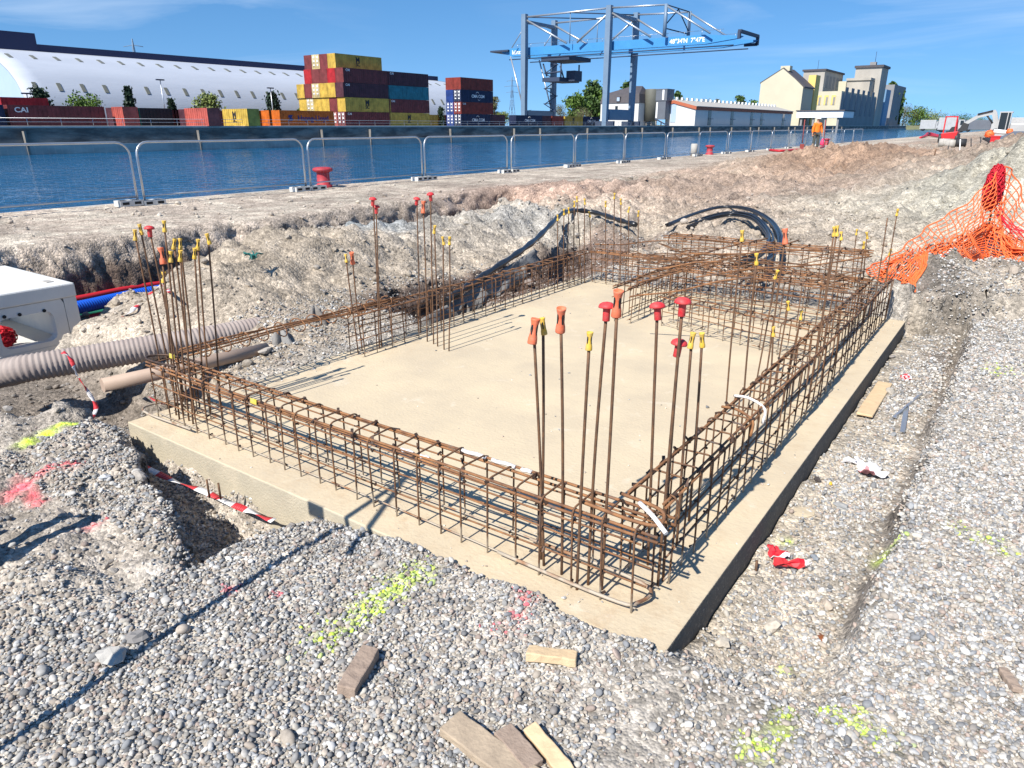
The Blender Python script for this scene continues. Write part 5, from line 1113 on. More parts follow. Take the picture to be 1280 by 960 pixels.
# ------------------------------------------------------------------ trees
def fol(name, a, b_):
    m = bpy.data.materials.new(name); m.use_nodes = True; t, b = nodes(m); b.inputs['Roughness'].default_value = .6; b.inputs['Specular IOR Level'].default_value = .25
    g = t.nodes.new('ShaderNodeNewGeometry'); mx = t.nodes.new('ShaderNodeMixRGB'); mx.inputs[1].default_value = (*a, 1); mx.inputs[2].default_value = (*b_, 1)
    t.links.new(g.outputs['Random Per Island'], mx.inputs[0]); t.links.new(mx.outputs[0], b.inputs['Base Color']); return m
FO = {'conifer': fol('conifer_needles', (.012, .028, .016), (.03, .055, .03)), 'green': fol('spring_leaves', (.06, .12, .02), (.13, .20, .04)), 'light': fol('pale_spring_leaves', (.13, .18, .045), (.22, .25, .08)), 'poplar': fol('poplar_leaves', (.035, .075, .02), (.08, .13, .035)), 'bare': fol('budding_twigs', (.12, .10, .06), (.16, .17, .07))}
M['bark'] = PM('bark', (.10, .08, .06), .9, 0, (.16, .13, .1), 3)
def tree(x, y, z, h, w, kind, seed, label, cat='tree', n=900, trunk=.22, group=None):
    g_ = np.random.default_rng(seed); r0 = random.Random(seed)
    root = thing({'conifer': 'conifer_tree', 'poplar': 'poplar_tree'}.get(kind, 'leafy_tree'), label, cat, (x, y, z), 0, group)
    q = MB(); q.tube([(0, 0, 0), (.02 * h * r0.uniform(-1, 1), 0, h * .35), (.03 * h * r0.uniform(-1, 1), 0, h * .9)], [.028 * h, .02 * h, .004 * h], 6)
    cl = []; nc = 42
    for i in range(nc):
        if kind == 'conifer': u = r0.uniform(.06, .97); rr_ = (1 - u) * w / 2 * r0.uniform(.45, 1.05)
        elif kind == 'poplar': u = r0.uniform(.08, .98); rr_ = w / 2 * math.sin(math.pi * min(.98, u * .85 + .12)) * r0.uniform(.2, .9)
        else: u = r0.uniform(trunk, .95); rr_ = w / 2 * math.sqrt(max(0, 1 - ((u - .55) / .5) ** 2)) * r0.uniform(.25, .9)
        a = r0.uniform(0, 6.28); c = (rr_ * math.cos(a), rr_ * math.sin(a), u * h); cl.append(c)
        if i % 2 == 0: q.tube([(0, 0, max(.1, u - .18) * h), tuple(v * f_ for v, f_ in zip(c, (.6, .6, .97))), c], [.012 * h, .007 * h, .003 * h], 4)
    q.build('trunk', M['bark'], root)
    C = np.array(cl); idx = g_.integers(0, nc, n); sg = w * (.10 if kind != 'conifer' else .09)
    P_ = C[idx] + g_.normal(0, 1, (n, 3)) * sg * np.array([1, 1, .8]); s = h * (.036 if kind != 'bare' else .016) * g_.uniform(.6, 1.6, (n, 1))
    a = g_.normal(0, 1, (n, 3)); a /= np.linalg.norm(a, axis=1, keepdims=True); b_ = np.cross(a, g_.normal(0, 1, (n, 3))); b_ /= np.linalg.norm(b_, axis=1, keepdims=True)
    if kind == 'conifer': b_[:, 2] -= .4
    P_[:, 2] = np.maximum(P_[:, 2], .05 * h)
    V = np.stack([P_ - a * s, P_ + b_ * s * .7, P_ + a * s, P_ - b_ * s * .7], 1).reshape(-1, 3)
    me = bpy.data.meshes.new('crown'); me.from_pydata(V.tolist(), [], np.arange(4 * n).reshape(-1, 4).tolist()); me.materials.append(FO[kind]); link_mesh('crown', me, root)
    return root
for i, (px, top, wpx, kind, X_, lab) in enumerate([(56, 112, 34, 'conifer', -124, 'wide dark conifer in front of the warehouse, leftmost tree'), (111, 120, 34, 'green', -124, 'rounded bright green tree in front of the warehouse'), (167, 109, 15, 'conifer', -124, 'slim pointed dark conifer in front of the warehouse'), (218, 124, 15, 'conifer', -124, 'small dark conifer behind the pinkish container'),
        (262, 117, 30, 'light', -124, 'pale green tree behind the bright yellow container'), (344, 116, 26, 'conifer', -124, 'dark pine behind the orange containers beside a lamp post'), (378, 135, 10, 'green', -124, 'small green bush tree left of the tallest stack'), (552, 135, 14, 'conifer', -124, 'small dark conifer between the two container stacks'),
        (618, 120, 14, 'bare', -135, 'bare budding tree right of the blue container stack'), (628, 141, 18, 'light', -128, 'low pale green bush right of the blue container stack'), (662, 138, 10, 'poplar', -175, 'small dark tree behind the left crane leg'),
        (700, 132, 22, 'bare', -165, 'bare budding tree behind the crane stair tower'), (718, 118, 30, 'green', -170, 'tall green tree between the crane legs, left one'), (740, 105, 34, 'poplar', -172, 'tallest green tree between the crane legs'), (752, 112, 22, 'green', -168, 'green tree just left of the right crane leg'), (728, 135, 26, 'bare', -160, 'bare budding shrub tree in front of the tall green trees'),
        (782, 104, 26, 'poplar', -180, 'green treetop behind the dark house roof'), (845, 116, 16, 'poplar', -200, 'dark treetop behind the shed roof, leftmost'), (880, 124, 18, 'bare', -200, 'bare treetop behind the middle of the shed roof'), (893, 123, 12, 'bare', -200, 'thin bare treetop behind the middle of the shed roof, right one'), (922, 119, 18, 'poplar', -200, 'dark treetop behind the shed left of the white mill'), (938, 126, 20, 'green', -200, 'low green treetop behind the shed close to the white mill')]):
    yy = hy(px, X_); h_ = fzx(px, top, X_) - FZ; wd = (hy(px + wpx / 2, X_) - hy(px - wpx / 2, X_)); wd = wpx * (Vector((X_, yy, 0)).length * .94 / F_PX)
    tree(X_, yy, FZ, h_, wd, kind, 40 + i, lab, n=2400 if kind != 'bare' else 2600, group='trees on the far bank')
for i, (px, top, wpx, kind, y_) in enumerate([(1107, 104, 14, 'poplar', 720), (1117, 112, 14, 'poplar', 740), (1128, 132, 22, 'bare', 855), (1142, 136, 24, 'green', 860), (1157, 140, 24, 'light', 870), (1172, 143, 22, 'bare', 868), (1186, 145, 24, 'green', 880), (1201, 146, 24, 'poplar', 875), (1216, 147, 22, 'green', 885), (1232, 148, 22, 'bare', 880), (1250, 149, 24, 'green', 890), (1268, 150, 22, 'poplar', 885), (1285, 150, 24, 'green', 890)]):
    x_ = fx(px, y_); h_ = fzz(px, top, y_) - 1.6; wd = wpx * y_ * 1.12 / F_PX
    lab = ['tall slim poplar at the right end of the mill', 'second slim poplar right of the mill'][i] if i < 2 else f'{["", "", "bare", "green", "pale green", "bare", "green", "dark green", "green", "bare", "green", "dark green", "green"][i]} bushy tree on the far shore, {ORD[i - 2]} right of the poplars'
    tree(x_, y_, 1.6, h_, wd, kind, 90 + i, lab, n=2200, trunk=.05, group='trees on the far shore')
# ------------------------------------------------------------------ lamp posts and pylons
for i, (px, top, X_) in enumerate([(209, 101, -122), (343, 111, -121), (42, 118, -122)]):
    yy = hy(px, X_); zt_ = fzx(px, top, X_); r_ = thing('lamp_post', ['thin tall lamp post in front of the warehouse behind the pinkish container', 'thin tall lamp post in front of the dark pine', 'thin lamp post beside the leftmost conifer'][i], 'lamp post', (X_, yy, FZ), 0, 'lamp posts in the container yard')
    MB().tube([(0, 0, 0), (0, 0, zt_ - FZ)], [.13, .08], 6).build('pole', M['galv'], r_); q = MB(); q.b2((-.15, -.7, zt_ - FZ), (.15, .7, zt_ - FZ + .2)); q.build('lamp_head', M['craned'], r_)
def pylon(x, y, h, label):
    r_ = thing('power_pylon', label, 'pylon', (x, y, FZ)); q = MB(); w_ = h * .075
    lev = [(0, 1), (.3, .6), (.55, .36), (.75, .22), (1, .03)]
    for sx_, sy_ in ((-1, -1), (1, -1), (1, 1), (-1, 1)): q.tube([(sx_ * w_ * f_, sy_ * w_ * f_, u * h) for u, f_ in lev], h * .0035, 4)
    for (u, f_), (u2, f2) in zip(lev, lev[1:]):
        for s1, s2 in (((-1, -1), (1, -1)), ((1, -1), (1, 1)), ((1, 1), (-1, 1)), ((-1, 1), (-1, -1))):
            q.tube([(s1[0] * w_ * f_, s1[1] * w_ * f_, u * h), (s2[0] * w_ * f2, s2[1] * w_ * f2, u2 * h)], h * .0022, 3); q.tube([(s2[0] * w_ * f_, s2[1] * w_ * f_, u * h), (s1[0] * w_ * f2, s1[1] * w_ * f2, u2 * h)], h * .0022, 3)
    q.build('lattice', M['craneg'], r_); q = MB()
    for u, l_ in ((.68, .13), (.8, .17), (.91, .12)): q.tube([(-l_ * h * .8, -l_ * h * .6, u * h), (0, 0, u * h + .02 * h), (l_ * h * .8, l_ * h * .6, u * h)], h * .004, 4)
    q.build('cross_arms', M['craneg'], r_)
pylon(-300, hy(183, -300), fzx(183, 50, -300) - FZ, 'lattice power pylon rising behind the warehouse ridge')
pylon(-420, hy(640, -420), fzx(640, 96, -420) - FZ, 'faint lattice power pylon behind the left crane leg')
# ------------------------------------------------------------------ house, silo, shed
M['housew'] = PM('white_render', (.56, .56, .53), .8, 0, (.62, .61, .58), .4); M['slate'] = PM('dark_slate', (.06, .055, .06), .7, 0, (.09, .08, .085), 1.2); M['glass'] = PM('dark_glass', (.02, .025, .03), .15); M['creamw'] = PM('cream_render', (.72, .64, .40), .8, 0, (.66, .58, .37), .3)
M['olivesheet'] = PM('olive_grey_sheet', (.13, .13, .105), .6, 0, (.10, .10, .085), .4); M['greysheet'] = PM('blue_grey_sheet', (.12, .135, .16), .6, 0, (.09, .1, .12), .4); M['terracotta'] = PM('terracotta_fascia', (.42, .12, .06), .8, 0, (.36, .1, .05), .5)
hY = 258.; xa, xb = fx(750, hY), fx(797, hY); zt_ = fzz(770, 129, hY); zr = fzz(780, 107, hY)
ho = thing('house', 'white house with dark mansard roof between the crane legs', 'house', ((xa + xb) / 2, hY, FZ)); W2 = (xb - xa) / 2
q = MB(); q.b2((-W2, 0, 0), (W2, 11, zt_ - FZ)); q.build('wall', M['housew'], ho)
q = MB(); zz = zt_ - FZ; zm = zz + 3.1; zq = zr - FZ
q.add([(-W2 - .3, -.3, zz + .01), (W2 + .3, -.3, zz + .01), (W2 + .3, 11.3, zz + .01), (-W2 - .3, 11.3, zz + .01), (-W2 + .3, .5, zm), (W2 - .3, .5, zm), (W2 - .3, 10.5, zm), (-W2 + .3, 10.5, zm), (W2 * .35, 4.5, zq), (W2 * .75, 6.5, zq)], [(0, 1, 5, 4), (1, 2, 6, 5), (2, 3, 7, 6), (3, 0, 4, 7), (4, 5, 8), (5, 6, 9, 8), (6, 7, 9), (7, 4, 8, 9)]); q.build('roof', M['slate'], ho)
for (u, z_, mat_) in ((-.15, zz - 2.6, 'glass'), (.62, zz - 2.6, 'glass'), (-.8, zz - 2.6, 'glass')):
    wq = MB(); wq.b2((u * W2 - .55, -.06, z_), (u * W2 + .55, .05, z_ + 1.6)); wn = wq.build('window', M['glass'], ho); wq = MB(); wq.b2((u * W2 - .65, -.1, z_ - .12), (u * W2 + .65, -.061, z_)); wq.build('sill', M['housew'], wn)
for u in (-.05, .62):
    wq = MB(); wq.b2((u * W2 - .8, -.5, zz + .5), (u * W2 + .8, 1., zz + 2.3)); wn = wq.build('dormer', M['slate'], ho); wq = MB(); wq.b2((u * W2 - .55, -.56, zz + .7), (u * W2 + .55, -.505, zz + 2.0)); wq.build('pane', M['palegable'], wn)
q = MB(); xa, xb = fx(791, 268.), fx(803, 268.); q.b2((xa, 268, FZ), (xb, 280, fzz(796, 113, 268))); tag(q.build('cream_tower', M['creamw']), 'plain cream block between the house and the grey silo', 'building')
sY = 262.; xa, xb = fx(801, sY), fx(829, sY)
sr = thing('silo_block', 'grey olive sheet metal silo block on stilts beside the shed', 'silo', ((xa + xb) / 2, sY + 3, FZ)); zt_ = fzz(812, 111, sY) - FZ; z0_ = fzz(812, 151, sY) - FZ; w_ = (xb - xa)
q = MB(); q.lathe([(w_ * .29, z0_), (w_ * .29, zt_ - .2), (w_ * .28, zt_)], (-w_ * .22, 0, 0), 24); q.build('round_silo', M['olivesheet'], sr)
q = MB(); q.b2((0, -1.5, z0_ + 7), (w_ * .5, 5, zt_ - .4)); q.b2((-.2, -1.6, zt_ - .39), (w_ * .5 + .1, 5.1, zt_ - .05)); q.build('upper_block', M['greysheet'], sr)
q = MB(); q.b2((.3, -1.3, z0_ + .5), (w_ * .46, 4.6, z0_ + 6.95)); q.build('lower_block', M['greysheet'], sr)
q = MB(); q.b2((w_ * .05, -1.36, z0_ + 1), (w_ * .12, -1.305, z0_ + 6.5)); q.b2((w_ * .3, -1.56, z0_ + 7.3), (w_ * .38, -1.505, z0_ + 11)); q.build('pale_strip', M['white'], sr)
for k in range(4): MB().tube([(-w_ * .35 + k * w_ * .22, -1.2, 0), (-w_ * .35 + k * w_ * .22, -1.2, z0_)], .25, 6).build('stilt', M['greyc'], sr)
MB().bar((w_ * .1, -2.2, z0_ + .6), (w_ * .62, -2.2, .2), 1.0, .3).build('stair', M['craned'], sr)
gY = 268.; xg1 = fx(868, gY); xg0 = fx(831, gY); gz1 = fzz(868, 134, gY) - FZ; gzr = fzz(841, 126, gY) - FZ; gz0 = fzz(831, 129, gY) - FZ; gLen = hy(988, xg1) - gY
sh = thing('warehouse_shed', 'long low white shed with terracotta fascia on the far quay', 'shed', (xg1, gY, FZ)); Wg = xg1 - xg0; xr = -Wg * .74
q = MB(); q.prism([(-Wg, 0), (0, 0), (0, gz1 - .9), (xr, gzr - .9), (-Wg, gz0 - .9)], 'y', 0, gLen); q.build('wall', M['housew'], sh)
q = MB(); q.prism([(-Wg - .3, gz0 - .9), (xr, gzr - .88), (.35, gz1 - .88), (.35, gz1 + .25), (xr, gzr + .2), (-Wg - .3, gz0 + .2)], 'y', -.4, gLen + .4); q.build('fascia', M['terracotta'], sh)
q = MB(); q.prism([(-Wg - .5, gz0 + .21), (xr, gzr + .21), (.55, gz1 + .26), (.55, gz1 + .42), (xr, gzr + .45), (-Wg - .5, gz0 + .4)], 'y', -.2, gLen + .6); q.build('roof', M['greyc'], sh)
q = MB(); q.b2((xr - 1., -.12, 1.2), (xr + 1.1, -.01, gzr - 1.1)); q.build('glazed_strip', M['palegable'], sh)
vm_ = MB(); vm_.b2((-.35, -.6, 0), (.35, .6, .9)); vm_ = vm_.mesh('roof_vent', M['white'])
for i in range(26): link_mesh('roof_vent', vm_, sh, loc=(xr + .3, 2 + i * (gLen - 4) / 25, gzr + .4))
for px in (886, 914, 938.5, 951, 978):
    yy = hy(px, xg1) - gY; wq = MB(); wq.b2((-.05, yy - 1.6, .1), (.10, yy + 1.6, gz1 - .95)); d_ = wq.build('door', M['glass'], sh); wq = MB(); wq.b2((.101, yy - 1.9, 2.4), (.9, yy + 1.9, 2.6)); wq.build('canopy', M['craned'], d_)
# ------------------------------------------------------------------ mill and grain elevator
M['millw'] = PM('pale_cream_render', (.52, .48, .35), .8, 0, (.46, .42, .31), .15); M['yellowr'] = PM('yellow_render', (.72, .52, .16), .8, 0, (.62, .45, .15), .3); M['conc2'] = PM('weathered_concrete', (.40, .37, .32), .9, 0, (.26, .24, .21), .12, stretch=(1, 1, .4)); M['conc3'] = PM('dark_concrete', (.26, .255, .25), .9, 0, (.19, .185, .18), .15); M['silob'] = PM('blue_silo_sheet', (.13, .24, .36), .6)
mY = 432.
def mp2(px, py): v = ay(px, py, mY); return v.x, v.z - FZ
pts = [mp2(949, 157), mp2(1009, 157), mp2(1004, 109), mp2(994, 99), mp2(979, 86), mp2(951, 104)]; pts = [(pts[0][0], 0), (pts[2][0] + 0, 0), pts[2], (pts[3][0], pts[3][1]), pts[4], pts[5], (pts[5][0], pts[5][1] - 1)]
pts[0] = (pts[5][0], 0); pts = pts[:6]; mx0 = pts[1][0]
ml = thing('mill_building', 'tall windowless cream gabled mill right of the shed', 'building', (mx0, mY, FZ))
q = MB(); q.prism([(u - mx0, v) for u, v in pts], 'y', 0, 22); q.build('wall', M['millw'], ml)
q = MB(); up = [(u - mx0, v) for u, v in pts[2:]]; up = [(up[0][0] + .6, up[0][1] - .3)] + up[1:3] + [(up[3][0] - .6, up[3][1] - .3)]; q.prism(up + [(u, v + .7) for u, v in up[::-1]], 'y', .5, 22.5); q.build('roof', M['slate'], ml)
q = MB(); q.b2((pts[4][0] - mx0 - 2, 2, pts[4][1] - 1), (pts[4][0] - mx0 + 3, 7, pts[4][1] + 1.6)); q.build('roof_turret', M['millw'], ml)
def block(name, x0_, x1_, y0_, y1_, zt_, mat_, label, cat='building', parts=None):
    r_ = thing(name, label, cat, ((x0_ + x1_) / 2, y0_, FZ)); cx_ = (x0_ + x1_) / 2
    q = MB(); q.b2((x0_ - cx_, 0, 0), (x1_ - cx_, y1_ - y0_, zt_ - FZ)); q.build('wall', M[mat_], r_)
    return r_, cx_
yy = 456.; r_, c_ = block('stair_tower', fx(1003, yy), fx(1012, yy), yy, yy + 10, fzz(1008, 94, yy), 'yellowr', 'narrow yellow tower behind the cream mill')
yy = 545.; r_, c_ = block('silo_building', fx(996, yy), fx(1022, yy), yy, yy + 55, fzz(1015, 89, yy), 'conc2', 'tall grey flat-roofed block behind the yellow tower')
q = MB(); q.b2((fx(996, yy) - c_ - .8, -.8, fzz(1015, 89, yy) - FZ + .02), (fx(1022, yy) - c_ + .8, 56, fzz(1015, 89, yy) - FZ + 1.2)); q.build('roof', M['slate'], r_)
for k in range(5): q = MB(); q.b2((fx(1022, yy) - c_ - .02, 6 + 10 * k, 24), (fx(1022, yy) - c_ + .12, 12 + 10 * k, 32)); q.build('panel', M['conc3'], r_)
MB().tube([(0, 8, fzz(1015, 89, yy) - FZ), (0, 8, fzz(1015, 74, yy) - FZ)], .12, 4).build('mast', M['craned'], r_)
yy = 488.; x0_, x1_ = fx(1012, yy), fx(1046, yy); r_, c_ = block('mill_wing', x0_, x1_, yy, yy + 120, fzz(1040, 114, yy), 'millw', 'pale yellow wing with three tall slots below the concrete tower')
for u in (.22, .48, .74):
    xx = x0_ + (x1_ - x0_) * u - c_; zq = fzz(1040, 131, yy) - FZ; zr_ = fzz(1040, 119, yy) - FZ; q = MB(); q.b2((xx - 1.2, -.15, zq), (xx + 1.2, .05, zr_)); q.build('window', M['yellowr'], r_); q = MB(); q.b2((xx - .2, -.25, zq), (xx + 1.0, -.16, zr_ - 1.)); q.build('reveal', M['conc3'], r_.children[-1])
q = MB(); q.b2((x1_ - c_ - .02, .3, 0), (x1_ - c_ + .25, 119, fzz(1040, 116, yy) - FZ)); q.build('shade_painted_side', M['conc3'], r_)  # dark sheet puts the shade of this side into its colour
for k in range(6): q = MB(); q.b2((x1_ - c_ + .26, 8 + 17 * k, 6), (x1_ - c_ + .4, 16 + 17 * k, 22)); q.build('panel', M['greysheet'], r_)
yy = 600.; x0_, x1_ = fx(1059, yy), fx(1091, yy); zt_ = fzz(1076, 85, yy); r_, c_ = block('elevator_tower', x0_, x1_, yy, yy + 26, zt_, 'conc2', 'tallest concrete grain elevator tower with dark flat roof')
q = MB(); q.b2((x0_ - c_ - .8, -1, zt_ - FZ + .02), (x1_ - c_ + 1, 27, zt_ - FZ + 1.6)); q.build('roof', M['slate'], r_)
q = MB(); q.b2((x0_ - c_ + 8, 5, zt_ - FZ + 1.61), (x0_ - c_ + 12, 9, zt_ - FZ + 4)); q.build('roof_hut', M['conc3'], r_)
MB().tube([(2, 8, zt_ - FZ + 4), (2, 8, zt_ - FZ + 11)], .15, 4).build('mast', M['craned'], r_)
q = MB(); q.b2((x0_ - c_ - 1.6, -14, 0), (x1_ - c_ - 4, -.05, fzz(1070, 102, yy) - FZ)); q.b2((x0_ - c_ - 2.2, -15, fzz(1070, 102, yy) - FZ + .02), (x1_ - c_ - 3.4, -.06, fzz(1070, 99, yy) - FZ)); q.build('stepped_annex', M['conc2'], r_)
q = MB(); q.b2((x0_ - c_ - 9, -16, 0), (x0_ - c_ - 1.7, -.07, fzz(1056, 103, yy) - FZ)); q.build('pale_annex', M['millw'], r_)
yy = 650.; q = MB(); q.b2((fx(1094, yy), yy, FZ), (fx(1101, yy), yy + 20, fzz(1098, 112, yy))); tag(q.build('blue_silo', M['silob']), 'narrow blue clad silo right of the concrete tower', 'silo')
yy = 690.; q = MB(); q.b2((fx(1096, yy), yy, FZ), (fx(1110, yy), yy + 60, fzz(1104, 106, yy))); tag(q.build('silo_building', M['conc3']), 'dark grey silo block at the right end of the mill', 'silo')
cY = 424.; r_ = thing('loading_canopy', 'long white loading canopy in front of the mill', 'canopy', (fx(1025, cY), cY, FZ)); x0_, x1_ = fx(994, cY) - fx(1025, cY), fx(1052, cY) - fx(1025, cY)
q = MB(); q.b2((x0_, 0, fzz(1025, 147, cY) - FZ), (x1_, 26, fzz(1025, 139, cY) - FZ)); q.build('fascia', M['white'], r_)
q = MB(); q.b2((x0_ - .5, -.5, fzz(1025, 139, cY) - FZ + .02), (x1_ + .6, 26.5, fzz(1025, 137.5, cY) - FZ)); q.build('roof', M['slate'], r_)
for k in range(4): q = MB(); q.b2((x0_ + 2 + k * (x1_ - x0_ - 5) / 3, 1, -3.4 if k > 1 else 0), (x0_ + 3 + k * (x1_ - x0_ - 5) / 3, 2, fzz(1025, 147, cY) - FZ)); q.build('column', M['conc3'], r_)

# ------------------------------------------------------------------ worker
wk = az(1018, 187, .27); wz = gh(wk.x, wk.y); wk = Vector((wk.x, wk.y, wz)); HT = 1.72
person = thing('person', 'worker in orange jacket, grey trousers and white helmet standing by the fence', 'person', wk, YAW + R(8)); person.scale = (1.1, 1.1, 1.06)
M['skin'] = PM('skin', (.42, .22, .14), .6); M['hiviz'] = PM('orange_jacket', (.86, .20, .015), .7, 0, (.75, .15, .01), 20, .3, 60); M['trouser'] = PM('grey_green_trousers', (.07, .08, .07), .85, 0, (.05, .055, .05), 30); M['boot'] = PM('dark_boots', (.03, .04, .03), .7)
def skinned(name, verts, edges, rad, mat_, parent, root=0, sub=2):
    me = bpy.data.meshes.new(name); me.from_pydata(verts, edges, []); me.materials.append(mat_); o = link_mesh(name, me, parent)
    sk = o.modifiers.new('skin', 'SKIN'); sk.use_smooth_shade = True
    for i, r_ in enumerate(rad): me.skin_vertices[0].data[i].radius = r_ if isinstance(r_, tuple) else (r_, r_)
    me.skin_vertices[0].data[root].use_root = True
    s_ = o.modifiers.new('sub', 'SUBSURF'); s_.levels = sub; s_.render_levels = sub; return o
# local axes: facing -y, z up
V = [(0, 0, .93), (0, .01, 1.10), (0, .01, 1.30), (0, 0, 1.44), (0, -.005, 1.52), (0, -.02, 1.62), (0, -.01, 1.72),
     (-.17, 0, 1.40), (-.24, .01, 1.14), (-.27, -.05, .90), (-.275, -.07, .80), (.17, 0, 1.40), (.25, .01, 1.14), (.29, -.05, .90), (.30, -.07, .80),
     (-.10, 0, .88), (-.115, -.03, .48), (-.125, .0, .09), (-.135, -.12, .045), (.10, 0, .88), (.12, -.02, .48), (.13, .0, .09), (.15, -.12, .045)]
E_ = [(0, 1), (1, 2), (2, 3), (3, 4), (4, 5), (5, 6), (3, 7), (7, 8), (8, 9), (9, 10), (3, 11), (11, 12), (12, 13), (13, 14), (0, 15), (15, 16), (16, 17), (17, 18), (0, 19), (19, 20), (20, 21), (21, 22)]
Rd = [.13, .13, .14, .10, .055, .085, .07, .065, .05, .04, .03, .065, .05, .04, .03, .085, .06, .045, .04, .085, .06, .045, .04]
skinned('body', V, E_, Rd, M['skin'], person)
q = MB()
for s_, x_ in ((-1, -.275), (1, .30)):
    for k in range(4): q.tube([(x_ + (k - 1.5) * .017, -.075, .80), (x_ + (k - 1.5) * .019, -.085, .755 - (.008 if k in (0, 3) else 0)), (x_ + (k - 1.5) * .017, -.078, .715)], [.0095, .009, .007], 6)
    q.tube([(x_ - s_ * .03, -.08, .81), (x_ - s_ * .045, -.095, .775), (x_ - s_ * .045, -.10, .75)], [.011, .0095, .008], 6)
q.build('fingers', M['skin'], person)
q = MB()
for s_ in (-1, 1): q.lathe([(.002, -.012), (.011, -.006), (.011, .006), (.002, .012)], (s_ * .032, -.098, 1.63), 8)
q.build('eyes', M['dark'], person); q = MB(); q.add([(-.014, -.10, 1.60), (.014, -.10, 1.60), (0, -.128, 1.598), (0, -.098, 1.64)], [(0, 1, 2), (0, 2, 3), (1, 3, 2), (0, 3, 1)], True); q.build('nose', M['skin'], person)
skinned('jacket', V[0:4] + [(0, 0, .84)] + V[7:10] + V[11:14] + [(0, 0, 1.48)], [(4, 0), (0, 1), (1, 2), (2, 3), (3, 11), (3, 5), (5, 6), (6, 7), (3, 8), (8, 9), (9, 10)], [(.175, .135), (.18, .14), (.185, .145), .12, (.17, .13), .085, .07, .058, .085, .07, .058, .07], M['hiviz'], person, 1)
skinned('trousers', [V[0], V[15], V[16], (V[17][0], V[17][1], .12), V[19], V[20], (V[21][0], V[21][1], .12)], [(0, 1), (1, 2), (2, 3), (0, 4), (4, 5), (5, 6)], [(.15, .12), .105, .082, .068, .105, .082, .068], M['trouser'], person)
for i in (17, 21): skinned('boot', [(V[i][0], .02, .11), (V[i][0], .02, .05), (V[i + 1][0], -.13, .04)], [(0, 1), (1, 2)], [.06, .06, .045], M['boot'], person)
q = MB(); q.lathe([(.135, 1.668), (.118, 1.685), (.115, 1.73), (.095, 1.775), (.05, 1.80), (.005, 1.806)], (0, -.012, 0), 18); q.b2((-.09, -.175, 1.668), (.09, -.1, 1.682)); q.build('helmet', M['white'], person)
# shovels standing beside the worker, pink bag in his hand
M['handle'] = PM('red_brown_handle', (.25, .05, .04), .7)
for i, (px, py, tpx, tpy) in enumerate([(1002, 186, 1007, 143), (1029, 183, 1033, 144)]):
    v = az(px, py, .27); T_ = ay(tpx, tpy, v.y + .1); g0 = gh(v.x, v.y); d_ = Vector((T_.x - v.x, .1, min(1.75, T_.z - g0)))
    r_ = thing('shovel', ['upright shovel with red blade left of the worker', 'upright shovel with red handle right of the worker'][i], 'shovel', (v.x, v.y, g0))
    MB().tube([d_ * .2, d_], .03, 6).build('handle', M['handle'], r_)
    q = MB(); q.add([(-.13, 0, .30), (.13, 0, .30), (.14, -.02, .1), (0, -.03, -.02), (-.14, -.02, .1), (-.13, .02, .30), (.13, .02, .30), (.14, .0, .1), (0, -.01, -.02), (-.14, .0, .1)], [(0, 1, 2, 3, 4), (9, 8, 7, 6, 5), (0, 5, 6, 1), (1, 6, 7, 2), (2, 7, 8, 3), (3, 8, 9, 4), (4, 9, 5, 0)]); q.build('blade', M['handle'], r_, rot=(0, 0, YAW))
v = az(1029, 178, .27); q = MB(); q.lathe([(.10, 0), (.13, .08), (.09, .28), (.03, .40)], n=10); o = q.build('pink_bag', PM('pink_plastic', (.75, .05, .14), .5), loc=(wk.x + .36, wk.y + .15, wz + .25)); tag(o, 'bright pink bag hanging from the worker\'s hand', 'bag')
# red hose on the ground near the worker
q = MB(); pth = [gp(962, 189, .06, .27), gp(975, 190, .06, .27), gp(990, 189, .06, .27), gp(1005, 188, .06, .27), gp(1020, 187, .06, .27), gp(1030, 184, .06, .27)]
q.tube(smooth_path(pth, 6), .065, 8); tag(q.build('red_hose', M['redpipe']), 'thick red hose lying on the ground at the worker\'s feet', 'hose')
q = MB()
for k in range(3): q.tube(smooth_path([gp(1150 + 3 * k, 173 - k, .08, .27), gp(1160, 171 - k, .15 + .1 * k, .27), gp(1172, 172 - k, .12, .27), gp(1180, 174 - k, .08, .27)], 5), .11, 7)
tag(q.build('red_hose', M['redpipe']), 'coiled red hose left of the red dumper', 'hose')
# ------------------------------------------------------------------ machines on the right
M['machw'] = PM('machine_white', (.42, .42, .41), .45, 0, (.3, .3, .29), 2); M['machred'] = PM('machine_red', (.55, .02, .025), .45, 0, (.42, .02, .02), 2); M['machd'] = PM('machine_dark', (.03, .03, .032), .6)
eY = 62.; ez = gh(-2.6, eY)
ex = thing('excavator', 'white excavator with bent boom at the right edge', 'excavator', (-2.6, eY, ez))
def E2(px, py, dy=0.): v = ay(px, py, eY + dy); return Vector((v.x + 2.6, dy, v.z - ez))
for dy in (-.7, .7):
    q = MB(); c0, c1 = E2(1240, 178), E2(1275, 178); q.prism([(c0.x, .0), (c1.x, .0), (c1.x + .25, .25), (c1.x, .5), (c0.x, .5), (c0.x - .25, .25)], 'y', dy - .2, dy + .2); q.build('track', M['machd'], ex)
q = MB(); a, b_ = E2(1238, 168), E2(1279, 158); q.b2((a.x, -.75, .52), (b_.x + .3, .75, .95)); q.build('upper_deck', M['machw'], ex, bevel=.05)
a, b_ = E2(1247, 160), E2(1266, 141); q = MB(); q.b2((a.x, -.7, .96), (b_.x, .25, b_.z)); cb_ = q.build('cab', M['glass'], ex)
q = MB(); q.b2((a.x - .03, -.73, b_.z + .002), (b_.x + .05, .3, b_.z + .08))
for xx in (a.x + .02, (a.x * .3 + b_.x * .7), b_.x - .02): q.bar((xx, -.715, .96), (xx, -.715, b_.z), .08, .05)
